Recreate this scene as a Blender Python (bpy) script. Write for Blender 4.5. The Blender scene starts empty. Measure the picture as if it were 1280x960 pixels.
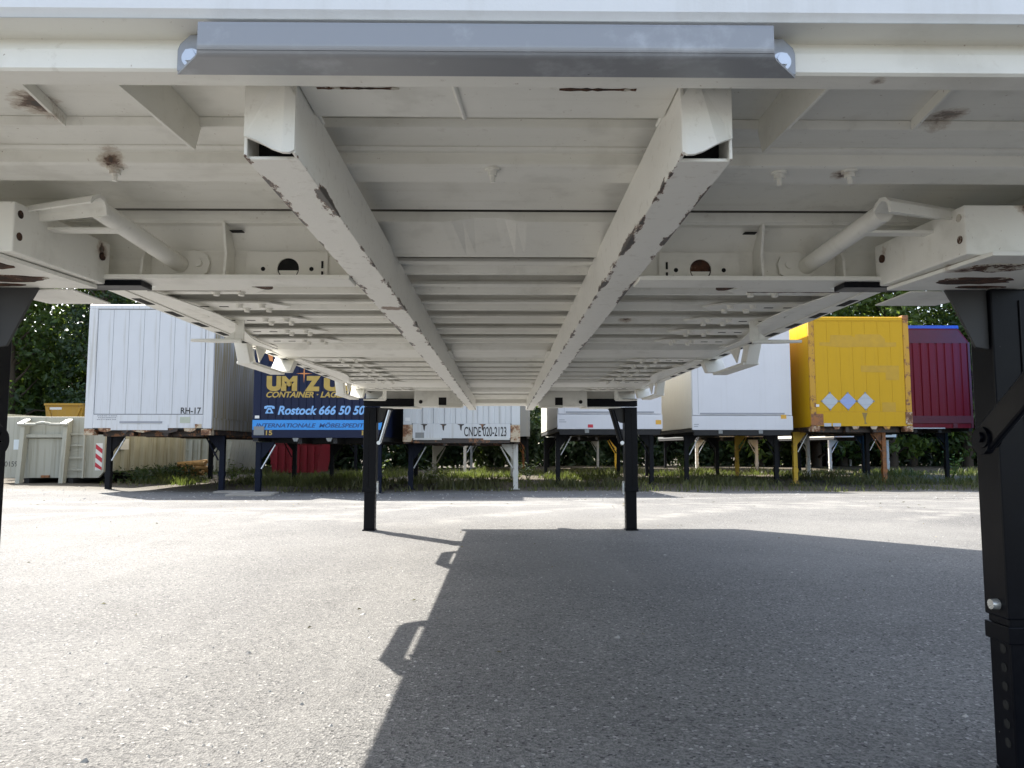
import bpy, bmesh, math, random
from mathutils import Vector, Matrix, noise as mnoise

rnd = random.Random(7)
scene = bpy.context.scene
COL = scene.collection
R = math.radians

# ------------------------------------------------------------------ camera
CAM = Vector((0.02, 0.0, 0.752))
PITCH, YAW = R(4.92), R(0.70)
FPX = 930.0                                   # focal length in pixels of a 1280 px wide picture
FWD = Vector((math.sin(YAW)*math.cos(PITCH), math.cos(YAW)*math.cos(PITCH), math.sin(PITCH)))
RGT = Vector((math.cos(YAW), -math.sin(YAW), 0))
UPV = RGT.cross(FWD)
cd = bpy.data.cameras.new('camera')
cam = bpy.data.objects.new('camera', cd); COL.objects.link(cam)
cam.matrix_world = Matrix(((RGT.x, UPV.x, -FWD.x, CAM.x), (RGT.y, UPV.y, -FWD.y, CAM.y), (RGT.z, UPV.z, -FWD.z, CAM.z), (0, 0, 0, 1)))
cd.sensor_width = 36; cd.lens = 36*FPX/1280
cd.clip_start = 0.02; cd.clip_end = 2000
scene.camera = cam

# ------------------------------------------------------------------ light
TO_SUN = Vector((-0.945, 1.05, 1.25)).normalized()
EL = math.asin(TO_SUN.z); AZ = math.atan2(TO_SUN.x, TO_SUN.y)
w = bpy.data.worlds.new('World'); scene.world = w; w.use_nodes = True
nt = w.node_tree; bg = nt.nodes['Background']
sky = nt.nodes.new('ShaderNodeTexSky'); sky.sky_type = 'NISHITA'; sky.sun_disc = False
sky.sun_elevation = EL; sky.sun_rotation = AZ
sky.air_density = 1.0; sky.dust_density = 1.6; sky.ozone_density = 1.0
hs = nt.nodes.new('ShaderNodeHueSaturation'); hs.inputs['Saturation'].default_value = .62   # a milky, hazy sky
nt.links.new(sky.outputs[0], hs.inputs['Color']); nt.links.new(hs.outputs[0], bg.inputs[0]); bg.inputs[1].default_value = 0.122
sd = bpy.data.lights.new('sun', 'SUN'); sd.energy = 4.5; sd.angle = R(0.5); sd.color = (1.0, 0.945, 0.86)
so = bpy.data.objects.new('sun', sd); COL.objects.link(so)
so.rotation_euler = (-TO_SUN).to_track_quat('-Z', 'Y').to_euler(); so.location = (-20, 20, 30)
scene.view_settings.view_transform = 'Standard'; scene.view_settings.look = 'None'
scene.view_settings.exposure = 1.76; scene.view_settings.gamma = 1.0
scene.cycles.max_bounces = 12; scene.cycles.diffuse_bounces = 7; scene.cycles.glossy_bounces = 4
scene.cycles.use_adaptive_sampling = True

def at(px, py, Y):
    """the point at distance Y that the photograph shows at pixel px, py"""
    d = FWD + RGT*((px-640)/FPX) + UPV*((480-py)/FPX)
    return CAM + d*((Y-CAM.y)/d.y)

# ------------------------------------------------------------------ materials
class N:
    def __init__(s, name):
        s.m = bpy.data.materials.new(name); s.m.use_nodes = True
        s.t = s.m.node_tree; s.b = s.t.nodes['Principled BSDF']
    def n(s, t, **k):
        x = s.t.nodes.new('ShaderNode'+t)
        for a, v in k.items(): setattr(x, a, v)
        return x
    def set(s, sock, v):
        if isinstance(v, bpy.types.NodeSocket): s.t.links.new(v, sock)
        elif v is not None:
            if hasattr(sock.default_value, '__len__') and not hasattr(v, '__len__'): v = (v,)*len(sock.default_value)
            if hasattr(sock.default_value, '__len__') and len(sock.default_value) == 4 and len(v) == 3: v = (*v, 1)
            sock.default_value = v
    def math(s, op, a, b=None, c=None, clamp=False):
        x = s.n('Math', operation=op); x.use_clamp = clamp
        s.set(x.inputs[0], a)
        if b is not None: s.set(x.inputs[1], b)
        if c is not None: s.set(x.inputs[2], c)
        return x.outputs[0]
    def ss(s, v, a, b):
        x = s.n('MapRange', interpolation_type='SMOOTHSTEP'); s.set(x.inputs[0], v); s.set(x.inputs[1], a); s.set(x.inputs[2], b)
        return x.outputs[0]
    def mix(s, f, a, b, mode='MIX'):
        x = s.n('Mix', data_type='RGBA', blend_type=mode)
        s.set(x.inputs[0], f); s.set(x.inputs[6], a); s.set(x.inputs[7], b)
        return x.outputs[2]
    def noise(s, vec, scale, detail=4, rough=.55, dist=0):
        x = s.n('TexNoise'); s.set(x.inputs['Vector'], vec); x.inputs['Scale'].default_value = scale
        x.inputs['Detail'].default_value = detail; x.inputs['Roughness'].default_value = rough; x.inputs['Distortion'].default_value = dist
        return x.outputs[0]
    def scale(s, vec, v):
        x = s.n('Mapping'); s.set(x.inputs[0], vec); x.inputs['Scale'].default_value = v
        return x.outputs[0]
    def pos(s): return s.n('NewGeometry').outputs['Position']
    def obj(s): return s.n('TexCoord').outputs['Object']
    def xyz(s, v):
        x = s.n('SeparateXYZ'); s.set(x.inputs[0], v); return x.outputs
    def bump(s, h, strength=.3, dist=.01):
        x = s.n('Bump'); x.inputs['Strength'].default_value = strength; x.inputs['Distance'].default_value = dist
        s.set(x.inputs['Height'], h); s.t.links.new(x.outputs[0], s.b.inputs['Normal'])
    def out(s, col=None, rough=None, metal=None, spec=None):
        if col is not None: s.set(s.b.inputs['Base Color'], col)
        if rough is not None: s.set(s.b.inputs['Roughness'], rough)
        if metal is not None: s.set(s.b.inputs['Metallic'], metal)
        if spec is not None: s.set(s.b.inputs['Specular IOR Level'], spec)
        return s.m

def plain(name, col, rough=.5, metal=0, var=.12, scale=6, spec=.5):
    k = N(name); v = k.noise(k.obj(), scale, 5)
    c = k.mix(v, tuple(x*(1-var) for x in col), tuple(min(1, x*(1+var)) for x in col))
    return k.out(c, k.math('ADD', k.math('MULTIPLY', v, .2), rough-.1), metal, spec)

RUST_DK, RUST_MD, RUST_LT = (.018, .009, .006), (.09, .035, .015), (.23, .10, .04)

def under_paint():
    """old cream white paint below the swap body, with a few rust blooms where it has broken"""
    k = N('cream_underbody_paint'); p = k.pos()
    big = k.noise(p, 2.3, 5, .6); fine = k.noise(p, 38, 6, .65); mid = k.noise(p, 9, 5)
    c = k.mix(big, (.755, .74, .68), (.82, .81, .755))
    c = k.mix(k.math('MULTIPLY', k.ss(mid, .52, .72), .35), c, (.45, .435, .38))
    c = k.mix(k.math('MULTIPLY', k.ss(fine, .60, .72), .25), c, (.42, .38, .31))
    spots = [(-.755, 1.20, 1.318, .062), (-.705, 1.345, 1.285, .036), (.70, 1.00, 1.318, .05), (.78, 1.225, 1.315, .045), (.672, 1.375, 1.285, .036),
             (-.925, 1.745, 1.222, .035), (.915, 1.74, 1.225, .03), (1.10, 1.47, 1.25, .055), (-1.05, 1.5, 1.14, .05), (1.0, 1.55, 1.14, .045),
             (-.55, 1.78, 1.19, .03), (.52, 3.0, 1.27, .04), (-.6, 3.4, 1.27, .04), (-.41, .99, 1.245, .02), (.52, .95, 1.243, .016), (-.9, .96, 1.24, .02)]
    tot = None
    for (x, y, z, r) in spots:
        d = k.n('VectorMath', operation='DISTANCE'); k.set(d.inputs[0], p); d.inputs[1].default_value = (x, y, z)
        v = k.math('SUBTRACT', 1.0, k.math('DIVIDE', d.outputs['Value'], r), clamp=True)
        tot = v if tot is None else k.math('MAXIMUM', tot, v)
    rn = k.math('ADD', tot, k.math('MULTIPLY', k.math('SUBTRACT', k.noise(k.scale(p, (.7, 1, 1)), 30, 7, .75), .55), 1.9))
    rn = k.math('MULTIPLY', rn, k.ss(tot, .01, .2))
    c = k.mix(k.math('MULTIPLY', k.ss(rn, .10, .45), .55), c, (.30, .20, .12))
    c = k.mix(k.ss(rn, .42, .70), c, RUST_MD)
    c = k.mix(k.ss(rn, .62, .9), c, RUST_DK)
    wipe = k.noise(k.scale(p, (.35, 6, 3)), 4, 6, .7); dust = k.noise(p, 1.1, 4, .6)
    c = k.mix(k.math('MULTIPLY', k.ss(wipe, .52, .72), .38), c, (.60, .575, .50))
    c = k.mix(k.math('MULTIPLY', k.ss(dust, .42, .7), .42), c, (.64, .615, .55))
    pit = k.noise(p, 120, 3, .6); c = k.mix(k.math('MULTIPLY', k.ss(pit, .70, .74), .6), c, (.25, .17, .11))
    k.bump(k.math('ADD', k.math('MULTIPLY', mid, .8), k.math('ADD', k.math('MULTIPLY', fine, .25), k.math('MULTIPLY', wipe, .4))), .3, .007)
    return k.out(c, k.math('ADD', .38, k.math('MULTIPLY', big, .2)))

def rail_paint():
    """the same paint on the two guide rails, chipped along their lower edges"""
    k = N('chipped_rail_paint'); p = k.pos(); x, y, z = k.xyz(p)
    ax = k.math('ABSOLUTE', x)
    e1 = k.math('ABSOLUTE', k.math('SUBTRACT', ax, .2705)); e2 = k.math('ABSOLUTE', k.math('SUBTRACT', ax, .3475))
    ex = k.math('MINIMUM', e1, e2); ez = k.math('ABSOLUTE', k.math('SUBTRACT', z, 1.162))
    dist = k.math('ADD', ex, ez)
    n1 = k.noise(k.scale(p, (1, .30, 1)), 44, 8, .72); n2 = k.noise(p, 4.2, 4, .6)
    edge = k.math('SUBTRACT', .78, k.math('MULTIPLY', dist, 30))
    chip = k.math('ADD', k.math('ADD', edge, k.math('MULTIPLY', k.math('SUBTRACT', n1, .5), 2.0)), k.math('MULTIPLY', k.math('SUBTRACT', n2, .60), 1.9))
    big = k.noise(p, 3, 5); fine = k.noise(p, 45, 6, .65)
    c = k.mix(big, (.75, .735, .675), (.83, .815, .765))
    c = k.mix(k.math('MULTIPLY', k.ss(fine, .56, .7), .35), c, (.44, .40, .33))
    d = k.n('VectorMath', operation='DISTANCE'); k.set(d.inputs[0], p); d.inputs[1].default_value = (-.31, 2.17, 1.162)
    bl = k.math('ADD', k.math('SUBTRACT', 1, k.math('DIVIDE', d.outputs['Value'], .045)), k.math('MULTIPLY', k.math('SUBTRACT', n1, .5), 1.3))
    c = k.mix(k.ss(chip, .50, .56), c, (.16, .075, .035))
    c = k.mix(k.ss(chip, .56, .64), c, (.02, .014, .012))
    c = k.mix(k.ss(bl, .3, .5), c, (.17, .09, .045))
    k.bump(k.math('SUBTRACT', fine, k.math('MULTIPLY', k.ss(chip, .5, .56), 1.0)), .3, .004)
    return k.out(c, .38)

def rusty_recess():
    k = N('flaking_rust'); p = k.pos()
    n = k.noise(p, 26, 6, .7); n2 = k.noise(p, 9, 4)
    c = k.mix(k.ss(n, .35, .6), RUST_DK, RUST_MD)
    c = k.mix(k.ss(k.math('ADD', n, k.math('MULTIPLY', n2, .4)), .78, .84), c, (.5, .47, .40))
    k.bump(n, .8, .01); return k.out(c, .85)

def body_paint(name, col, dirt=.35, rust=0.0, streak=(.30, .27, .20), rough=.4, zlow=.35, thr=.5, spec=.22):
    """container paint: rain streaks running down, grime, and rust breaking through along the lower edge"""
    k = N(name); o = k.obj(); x, y, z = k.xyz(o)
    st = k.noise(k.scale(o, (9, 9, .35)), 1.6, 5, .6); cl = k.noise(o, 1.6, 5); fi = k.noise(o, 26, 5, .7)
    c = k.mix(cl, tuple(a*.93 for a in col), tuple(min(1, a*1.05) for a in col))
    m = k.math('MULTIPLY', k.ss(st, thr, thr+.2), dirt)
    c = k.mix(m, c, streak)
    c = k.mix(k.math('MULTIPLY', k.ss(fi, .62, .75), dirt*.5), c, tuple(a*.6 for a in streak))
    if rust:
        low = k.math('SUBTRACT', 1.0, k.math('DIVIDE', k.math('SUBTRACT', z, 1.0), zlow), clamp=True)
        rn = k.math('ADD', k.noise(k.scale(o, (3, 3, 1.3)), 3.2, 7, .7), k.math('MULTIPLY', low, rust))
        c = k.mix(k.ss(rn, .80, .86), c, RUST_LT); c = k.mix(k.ss(rn, .86, .95), c, RUST_MD)
    k.bump(k.math('ADD', fi, cl), .12, .01)
    return k.out(c, rough, spec=spec)

def dark_steel(name, col, rough=.32):
    k = N(name); o = k.pos()
    a = k.noise(o, 14, 6, .65); b = k.noise(o, 70, 4, .6)
    c = k.mix(k.math('MULTIPLY', k.ss(a, .5, .75), .6), col, tuple(x*1.7+.002 for x in col))
    c = k.mix(k.ss(b, .735, .76), c, (.10, .09, .085))
    k.bump(a, .1, .003)
    return k.out(c, k.math('ADD', rough-.1, k.math('MULTIPLY', a, .3)), spec=.13)

def rusty_paint(name, col, amount=.5):
    k = N(name); o = k.pos()
    n = k.noise(o, 5, 7, .7); f = k.noise(o, 30, 5, .7)
    v = k.math('ADD', n, k.math('MULTIPLY', k.math('SUBTRACT', f, .5), .35))
    c = k.mix(k.ss(v, .62-amount*.25, .70-amount*.2), col, RUST_LT)
    c = k.mix(k.ss(v, .70-amount*.25, .80-amount*.2), c, RUST_MD)
    k.bump(f, .3, .006); return k.out(c, .6)

def asphalt():
    k = N('asphalt'); p = k.pos(); x, y, z = k.xyz(p)
    vo = k.n('TexVoronoi', feature='F1'); k.set(vo.inputs['Vector'], p); vo.inputs['Scale'].default_value = 125
    vr = k.xyz(vo.outputs['Color'])[0]
    vo2 = k.n('TexVoronoi', feature='F1'); k.set(vo2.inputs['Vector'], p); vo2.inputs['Scale'].default_value = 290
    v2 = k.xyz(vo2.outputs['Color'])[1]
    big = k.noise(p, .45, 5, .6); mid = k.noise(p, 2.4, 6, .65); fine = k.noise(p, 300, 3, .6)
    c = k.mix(k.ss(big, .35, .68), (.143, .141, .138), (.186, .184, .178))
    c = k.mix(k.math('MULTIPLY', k.ss(mid, .45, .75), .35), c, (.13, .127, .12))
    stone = k.math('ADD', k.math('MULTIPLY', vr, .6), k.math('MULTIPLY', v2, .4))
    c = k.mix(.8, c, k.mix(k.ss(stone, .12, .88), (.56, .56, .57), (1.40, 1.39, 1.36)), 'MULTIPLY')
    c = k.mix(k.math('MULTIPLY', k.ss(vr, .965, .98), .5), c, (.42, .41, .39))
    c = k.mix(k.math('MULTIPLY', k.ss(vr, .045, .02), .8), c, (.05, .05, .05))
    patch = k.noise(p, .16, 3, .5); c = k.mix(k.math('MULTIPLY', k.ss(patch, .50, .56), .30), c, (.225, .22, .208))
    oil = k.noise(p, 1.3, 3, .5, .6); c = k.mix(k.math('MULTIPLY', k.ss(oil, .70, .78), .45), c, (.085, .083, .08))
    lane = k.noise(k.scale(p, (1.0, .10, 1)), 1.5, 5, .6); c = k.mix(k.math('MULTIPLY', k.ss(lane, .52, .72), .30), c, (.245, .24, .228))
    spk = k.noise(p, 55, 2, .5); c = k.mix(k.math('MULTIPLY', k.ss(spk, .70, .76), .5), c, (.09, .088, .085))
    # tyre arcs: pale dusty sweeps in front of the row, drawn about a turning centre
    arc = None
    for (cx, cy, r0, wd) in ((5.5, 4.0, 7.3, .14), (5.5, 4.0, 8.9, .16), (8.5, 3.2, 8.6, .2), (1.5, -2.0, 12.6, .25), (-4, -8, 19.5, .22), (9.5, 2.0, 8.0, .12), (-9, -2, 12.5, .2)):
        dd = k.math('SQRT', k.math('ADD', k.math('POWER', k.math('SUBTRACT', x, cx), 2), k.math('POWER', k.math('SUBTRACT', y, cy), 2)))
        m = k.math('SUBTRACT', 1, k.math('DIVIDE', k.math('ABSOLUTE', k.math('SUBTRACT', k.math('ADD', dd, k.math('MULTIPLY', mid, .3)), r0)), wd*2.2), clamp=True)
        arc = m if arc is None else k.math('MAXIMUM', arc, m)
    arc = k.math('MULTIPLY', k.math('MULTIPLY', arc, k.ss(mid, .38, .62)), k.ss(y, 6.5, 8.5))
    c = k.mix(k.math('MULTIPLY', arc, .6), c, (.33, .32, .295))
    # gravel and soil along the row
    edge = k.ss(k.math('ADD', y, k.math('MULTIPLY', k.math('SUBTRACT', mid, .5), 2.2)), 14.0, 15.6)
    soil = k.mix(k.noise(p, 7, 6, .7), (.045, .037, .025), (.15, .13, .10)); soil = k.mix(k.ss(k.math('ADD', y, k.math('MULTIPLY', mid, 1.5)), 17.6, 15.6), soil, (.15, .142, .125))
    c = k.mix(edge, c, soil)
    h = k.math('ADD', k.math('MULTIPLY', vo.outputs['Distance'], 1.0), k.math('ADD', k.math('MULTIPLY', fine, .25), k.math('MULTIPLY', vo2.outputs['Distance'], .5)))
    k.bump(h, .55, .008)
    return k.out(c, .85, spec=.15)

def foliage(name, dark, light, trans=.35):
    k = N(name); g = k.n('NewGeometry'); r = g.outputs['Random Per Island']
    c = k.mix(r, dark, light)
    k.out(c, .5)
    tr = k.n('BsdfTranslucent'); k.set(tr.inputs[0], k.mix(.5, c, (.30, .42, .06), 'MIX'))
    mx = k.n('MixShader'); mx.inputs[0].default_value = trans
    k.t.links.new(k.b.outputs[0], mx.inputs[1]); k.t.links.new(tr.outputs[0], mx.inputs[2])
    k.t.links.new(mx.outputs[0], k.t.nodes['Material Output'].inputs[0])
    return k.m

M = {}
M['cream'] = under_paint()
M['rail'] = rail_paint()
M['ply'] = plain('shade_darkened_plywood', (.10, .092, .075), .8, 0, .25, 9)  # floor colour darkened to deepen the shade between the bearers
M['rust'] = rusty_recess()
M['shell'] = body_paint('white_wall_paint', (.74, .755, .77), .12)
M['bumper'] = dark_steel('bumper_steel', (.31, .322, .345), .36)
M['bumper'].node_tree.nodes['Principled BSDF'].inputs['Metallic'].default_value = .35
M['zinc'] = plain('zinc_plated_steel', (.55, .58, .62), .28, .85)
M['black'] = dark_steel('navy_black_paint', (.0016, .002, .0042))
M['hole'] = plain('hole_shade_black', (.006, .006, .006), .9)  # flat black painted for the shade inside holes, slots and openings
M['asphalt'] = asphalt()

# ------------------------------------------------------------------ mesh helpers
class MB:
    def __init__(s): s.v = []; s.f = []; s.smooth = set()
    def add(s, vs, fs, smooth=False):
        o = len(s.v); s.v += [tuple(v) for v in vs]
        for f in fs:
            if smooth: s.smooth.add(len(s.f))
            s.f.append(tuple(i+o for i in f))
        return s
    def box(s, x0, x1, y0, y1, z0, z1):
        return s.add([(x0, y0, z0), (x1, y0, z0), (x1, y1, z0), (x0, y1, z0), (x0, y0, z1), (x1, y0, z1), (x1, y1, z1), (x0, y1, z1)],
                     [(0, 3, 2, 1), (4, 5, 6, 7), (0, 1, 5, 4), (1, 2, 6, 5), (2, 3, 7, 6), (3, 0, 4, 7)])
    def prism(s, prof, a0, a1, axis='x', smooth=False):
        """extrude a closed profile along an axis: profile (y, z) for x, (x, z) for y, (x, y) for z"""
        n = len(prof)
        def P(p, a): return {'x': (a, p[0], p[1]), 'y': (p[0], a, p[1]), 'z': (p[0], p[1], a)}[axis]
        vs = [P(p, a0) for p in prof]+[P(p, a1) for p in prof]
        fs = [(i, (i+1) % n, (i+1) % n+n, i+n) for i in range(n)]+[tuple(range(n))[::-1], tuple(range(n, 2*n))]
        return s.add(vs, fs, smooth)
    def tube(s, pts, r, n=10, caps=True):
        pts = [Vector(p) for p in pts]; rs = r if hasattr(r, '__len__') else [r]*len(pts)
        rings = []
        for i, p in enumerate(pts):
            d = (pts[min(i+1, len(pts)-1)]-pts[max(i-1, 0)]).normalized()
            u = d.cross(Vector((0, 0, 1)) if abs(d.z) < .9 else Vector((1, 0, 0))).normalized(); v = d.cross(u)
            rings.append([p+u*(math.cos(2*math.pi*k/n)*rs[i])+v*(math.sin(2*math.pi*k/n)*rs[i]) for k in range(n)])
        vs = [q for ring in rings for q in ring]; fs = []
        for i in range(len(pts)-1):
            for k in range(n):
                fs.append((i*n+k, i*n+(k+1) % n, (i+1)*n+(k+1) % n, (i+1)*n+k))
        s.add(vs, fs, True)
        if caps:
            s.add(rings[0], [tuple(range(n))[::-1]]); s.add(rings[-1], [tuple(range(n))])
        return s
    def bar(s, a, b, wd, th, up=(0, 0, 1)):
        """a flat bar from a to b"""
        a, b = Vector(a), Vector(b); d = (b-a).normalized(); u = d.cross(Vector(up)).normalized()*wd/2; v = d.cross(u).normalized()*th/2
        vs = [a-u-v, a+u-v, a+u+v, a-u+v, b-u-v, b+u-v, b+u+v, b-u+v]
        return s.add(vs, [(0, 3, 2, 1), (4, 5, 6, 7), (0, 1, 5, 4), (1, 2, 6, 5), (2, 3, 7, 6), (3, 0, 4, 7)])
    def mesh(s, name, mat, base=(0, 0, 0)):
        me = bpy.data.meshes.new(name)
        b = Vector(base)
        me.from_pydata([tuple(Vector(v)-b) for v in s.v], [], s.f)
        bm = bmesh.new(); bm.from_mesh(me); bmesh.ops.recalc_face_normals(bm, faces=bm.faces); bm.to_mesh(me); bm.free()
        for i in s.smooth: me.polygons[i].use_smooth = True
        if mat: me.materials.append(mat)
        return me

def origin(o):
    v = Vector((0, 0, 0))
    while o: v += o.location; o = o.parent
    return v
def link(name, me, parent=None, loc=(0, 0, 0), bevel=0, seg=2):
    o = bpy.data.objects.new(name, me); COL.objects.link(o); o.location = loc
    if parent: o.parent = parent
    if bevel:
        m = o.modifiers.new('bevel', 'BEVEL'); m.width = bevel; m.segments = seg; m.limit_method = 'ANGLE'; m.angle_limit = R(40)
    return o
def part(name, mb, mat, parent, bevel=0, seg=2, world=True):
    return link(name, mb.mesh(name, mat, origin(parent) if (world and parent) else (0, 0, 0)), parent, (0, 0, 0), bevel, seg)
def thing(name, label, cat, loc=(0, 0, 0), group=None, rz=0):
    o = bpy.data.objects.new(name, None); COL.objects.link(o); o.location = loc; o.rotation_euler.z = rz
    o.empty_display_size = .2
    return tag(o, label, cat, group)
def tag(o, label, cat, group=None):
    o['label'] = label; o['category'] = cat
    if group: o['group'] = group
    return o
def structure(name, me):
    o = link(name, me); o['kind'] = 'structure'; return o

# ------------------------------------------------------------------ ground
def ground_z(x, y):
    t = max(0, min(1, (y-7.5)/11)); t = t*t*(3-2*t)
    z = -.17*t
    if x < -6: z += .12*min(1, (-6-x)/4)*t
    if y > 15: z += .03*(mnoise.noise(Vector((x*.5, y*.5, 0)))) 
    return z + .012*mnoise.noise(Vector((x*.25, y*.25, 3)))*min(1, max(0, (y-7.5)/2))
xs = [-900, -300, -120, -60]+[-40+i*1.0 for i in range(81)]+[60, 120, 300, 900]
ys = [-900, -300, -100, -40, -20, -10, -5, 0, 5]+[7+i*.75 for i in range(46)]+[45, 60, 120, 300, 900]
g = MB()
vs = [(x, y, ground_z(x, y)) for y in ys for x in xs]; nx = len(xs)
g.add(vs, [(j*nx+i, j*nx+i+1, (j+1)*nx+i+1, (j+1)*nx+i) for j in range(len(ys)-1) for i in range(nx-1)], True)
structure('ground', g.mesh('ground', M['asphalt']))

# ------------------------------------------------------------------ the swap body overhead
B = thing('swap_body', 'white swap body seen from below, standing on black legs with cream underside', 'swap body', (0, 4.55, 0))
HW = 1.275; YF, YR = .895, 8.05; ZF = 1.322; ZT = 3.95
cream, railm, black = M['cream'], M['rail'], M['black']
part('front_wall', MB().prism([(YF, 1.302), (YF+.008, 1.294), (YF+.03, 1.290), (YF+.03, ZT-.03), (YF, ZT-.03)], -HW, HW), M['shell'], B)
for s in (-1, 1):
    part('side_wall', MB().box(s*HW if s < 0 else HW-.03, -HW+.03 if s < 0 else HW, YF+.031, YR-.031, 1.345, ZT-.03), M['shell'], B)
part('rear_wall', MB().box(-HW, HW, YR-.03, YR, 1.30, ZT-.03), M['shell'], B)
part('roof', MB().box(-HW, HW, YF, YR, ZT-.029, ZT), M['shell'], B)
part('floor_panel', MB().box(-HW+.075, HW-.075, YF+.06, 1.744, ZF, ZF+.025), cream, B)
part('floor_panel', MB().box(-HW+.075, HW-.075, 1.7445, YR-.04, ZF+.042, ZF+.060), M['ply'], B)
# front beam: overhang, sloped upper face, lower face, lip
part('front_beam', MB().prism([(.897, 1.2895), (.945, 1.2885), (.934, 1.269), (.932, 1.243), (.936, 1.240), (.972, 1.240), (.974, 1.2455), (.955, 1.248), (.955, 1.321), (.927, 1.321), (.925, 1.2899)], -HW, HW), cream, B, .0015)
part('front_plate', MB().prism([(.9755, 1.2625), (1.113, 1.262), (1.113, 1.320), (.9755, 1.320)], -.2690, .2690), cream, B, .002)
part('weld_seam', MB().tube([(-.052, .98, 1.261), (-.046, 1.05, 1.261), (-.04, 1.112, 1.261)], .004, 6), cream, B)
for (x0, x1) in ((-.245, -.128), (.10, .21)):
    m = MB(); pts = []
    n = 14
    for i in range(n+1):
        t = i/n; x = x0+(x1-x0)*t; hw = .0032*(.35+rnd.random())
        pts.append((x, 1.021-hw, 1.021+hw))
    for i in range(n):
        a, b_ = pts[i], pts[i+1]
        m.add([(a[0], a[1], 1.2612), (b_[0], b_[1], 1.2612), (b_[0], b_[2], 1.2612), (a[0], a[2], 1.2612), (a[0], a[1], 1.2624), (b_[0], b_[1], 1.2624), (b_[0], b_[2], 1.2624), (a[0], a[2], 1.2624)],
              [(0, 1, 2, 3), (0, 4, 5, 1), (2, 6, 7, 3)])
    part('rust_crack', m, M['rust'], B)
# bumper: a folded channel with flattened, bolted ends
bx = .402; fxh = .355
bm_ = MB()
zb0, zb1, yb0, yb1 = 1.2355, 1.2745, .878, .933
bm_.add([(-fxh, yb0, zb1), (fxh, yb0, zb1), (fxh, yb0, zb0+.006), (-fxh, yb0, zb0+.006), (-fxh-.003, yb0+.006, zb0), (fxh+.003, yb0+.006, zb0), (bx, yb1-.002, zb0), (-bx, yb1-.002, zb0),
         (-fxh-.012, yb1-.006, zb1+.002), (fxh+.012, yb1-.006, zb1+.002)],
        [(0, 1, 2, 3), (3, 2, 5, 4), (4, 5, 6, 7), (0, 1, 9, 8)])
bmp = part('bumper', bm_, M['bumper'], B)
bv_ = bmp.modifiers.new('bevel', 'BEVEL'); bv_.width = .007; bv_.segments = 4; bv_.limit_method = 'ANGLE'; bv_.angle_limit = R(25)
sol = bmp.modifiers.new('sheet', 'SOLIDIFY'); sol.thickness = .003; sol.offset = 0
for s in (-1, 1):
    part('end_tab', MB().prism([(s*(bx-.07), zb0+.0015), (s*bx, zb0+.0015), (s*bx, 1.266), (s*(bx-.003), 1.274), (s*(bx-.016), 1.2865), (s*(bx-.07), 1.2865)], .9275, .9315, 'y'), M['bumper'], bmp, .0015)
    part('pocket_shade', MB().box(min(s*.335, s*.352), max(s*.335, s*.352), .885, .9265, 1.2385, 1.2715), M['hole'], bmp)  # black block painted as the shade inside the open channel end
    bl = MB().tube([(s*.3825, .9275, 1.2535), (s*.3825, .9245, 1.2535)], .0125, 20)
    bl.tube([(s*.3825, .9245, 1.2535), (s*.3825, .917, 1.2535)], .0085, 6)
    part('bolt', bl, M['zinc'], bmp)
# guide rails: open tubes with a rounded front plate and a torn lower edge
for s in (-1, 1):
    xo, xi = s*.3475, s*.2705
    lo, hi = min(xo, xi), max(xo, xi)
    r_ = MB()
    y0, y1 = 1.004, 8.08; zb, zt = 1.162, 1.2735
    r_.box(lo, lo+.005, y0+(.022 if s < 0 else .008), y1, zb+.0005, zt); r_.box(hi-.005, hi, y0+(.008 if s < 0 else .022), y1, zb+.0005, zt)
    r_.box(lo+.0003, hi-.0003, y0+.030, y1, zb, zb+.005)
    rl = part('guide_rail', r_, railm, B, .0012)
    cap = MB()
    c0, c1 = lo, hi
    prof = [(lo+.0005, zt-.002), (lo+.0005, zb+.030), (lo+.010, zb+.0235), (lo+.028, zb+.014), (lo+.046, zb+.004), (lo+.060, zb-.0008), (hi-.007, zb-.0012), (hi-.0003, zb+.004), (hi-.0003, zt-.030), (hi-.014, zt-.010), (hi-.024, zt-.002)]
    if s > 0: prof = [(lo+hi-a, b) for a, b in prof]
    n = len(prof)
    fr = []
    for a, b in prof:
        t = (a-lo)/(hi-lo) if s < 0 else (hi-a)/(hi-lo)
        rec = .020*max(0, 1-t/.30)**2+.003*max(0, (t-.85)/.15)**2
        fr.append((a, y0+rec, b))
    vs = fr+[(p[0], p[1]+.006, p[2]) for p in fr]
    cap.add(vs, [(i, (i+1) % n, (i+1) % n+n, i+n) for i in range(n)]+[tuple(range(n)), tuple(range(n, 2*n))[::-1]])
    part('front_plate', cap, railm, rl)
    part('opening_shade', MB().box(lo+.0055, hi-.0055, y0+.07, y0+.074, zb+.006, zt-.002), M['hole'], rl)  # black sheet standing in for the shade inside the tube
    part('weld_seam', MB().tube([(xi-s*.001, y, 1.2715+.001*math.sin(y*40)) for y in [1.02+.02*i for i in range(8)]], .0035, 6), cream, rl)
    for y in (4.0, 6.05):
        part('saddle_plate', MB().box(lo-.02, hi+.02, y-.16, y+.16, 1.2525, 1.2575), cream, rl, .001)
# front gussets under the floor panel
gus = MB().prism([(.972, 1.2447), (1.235, 1.258), (1.262, 1.3215), (.972, 1.3215)], -.0025, .0025)
gm = gus.mesh('gusset', cream)
for x in (-.507, .468):
    link('gusset', gm, B, (x, -4.55, 0))
for s in (-1, 1):      # low stiffening strips further out, splayed a little
    part('floor_strip', MB().prism([(s*.694, .976), (s*.699, .976), (s*.735, 1.243), (s*.730, 1.243)], 1.302, 1.3216, 'z'), cream, B)
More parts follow.
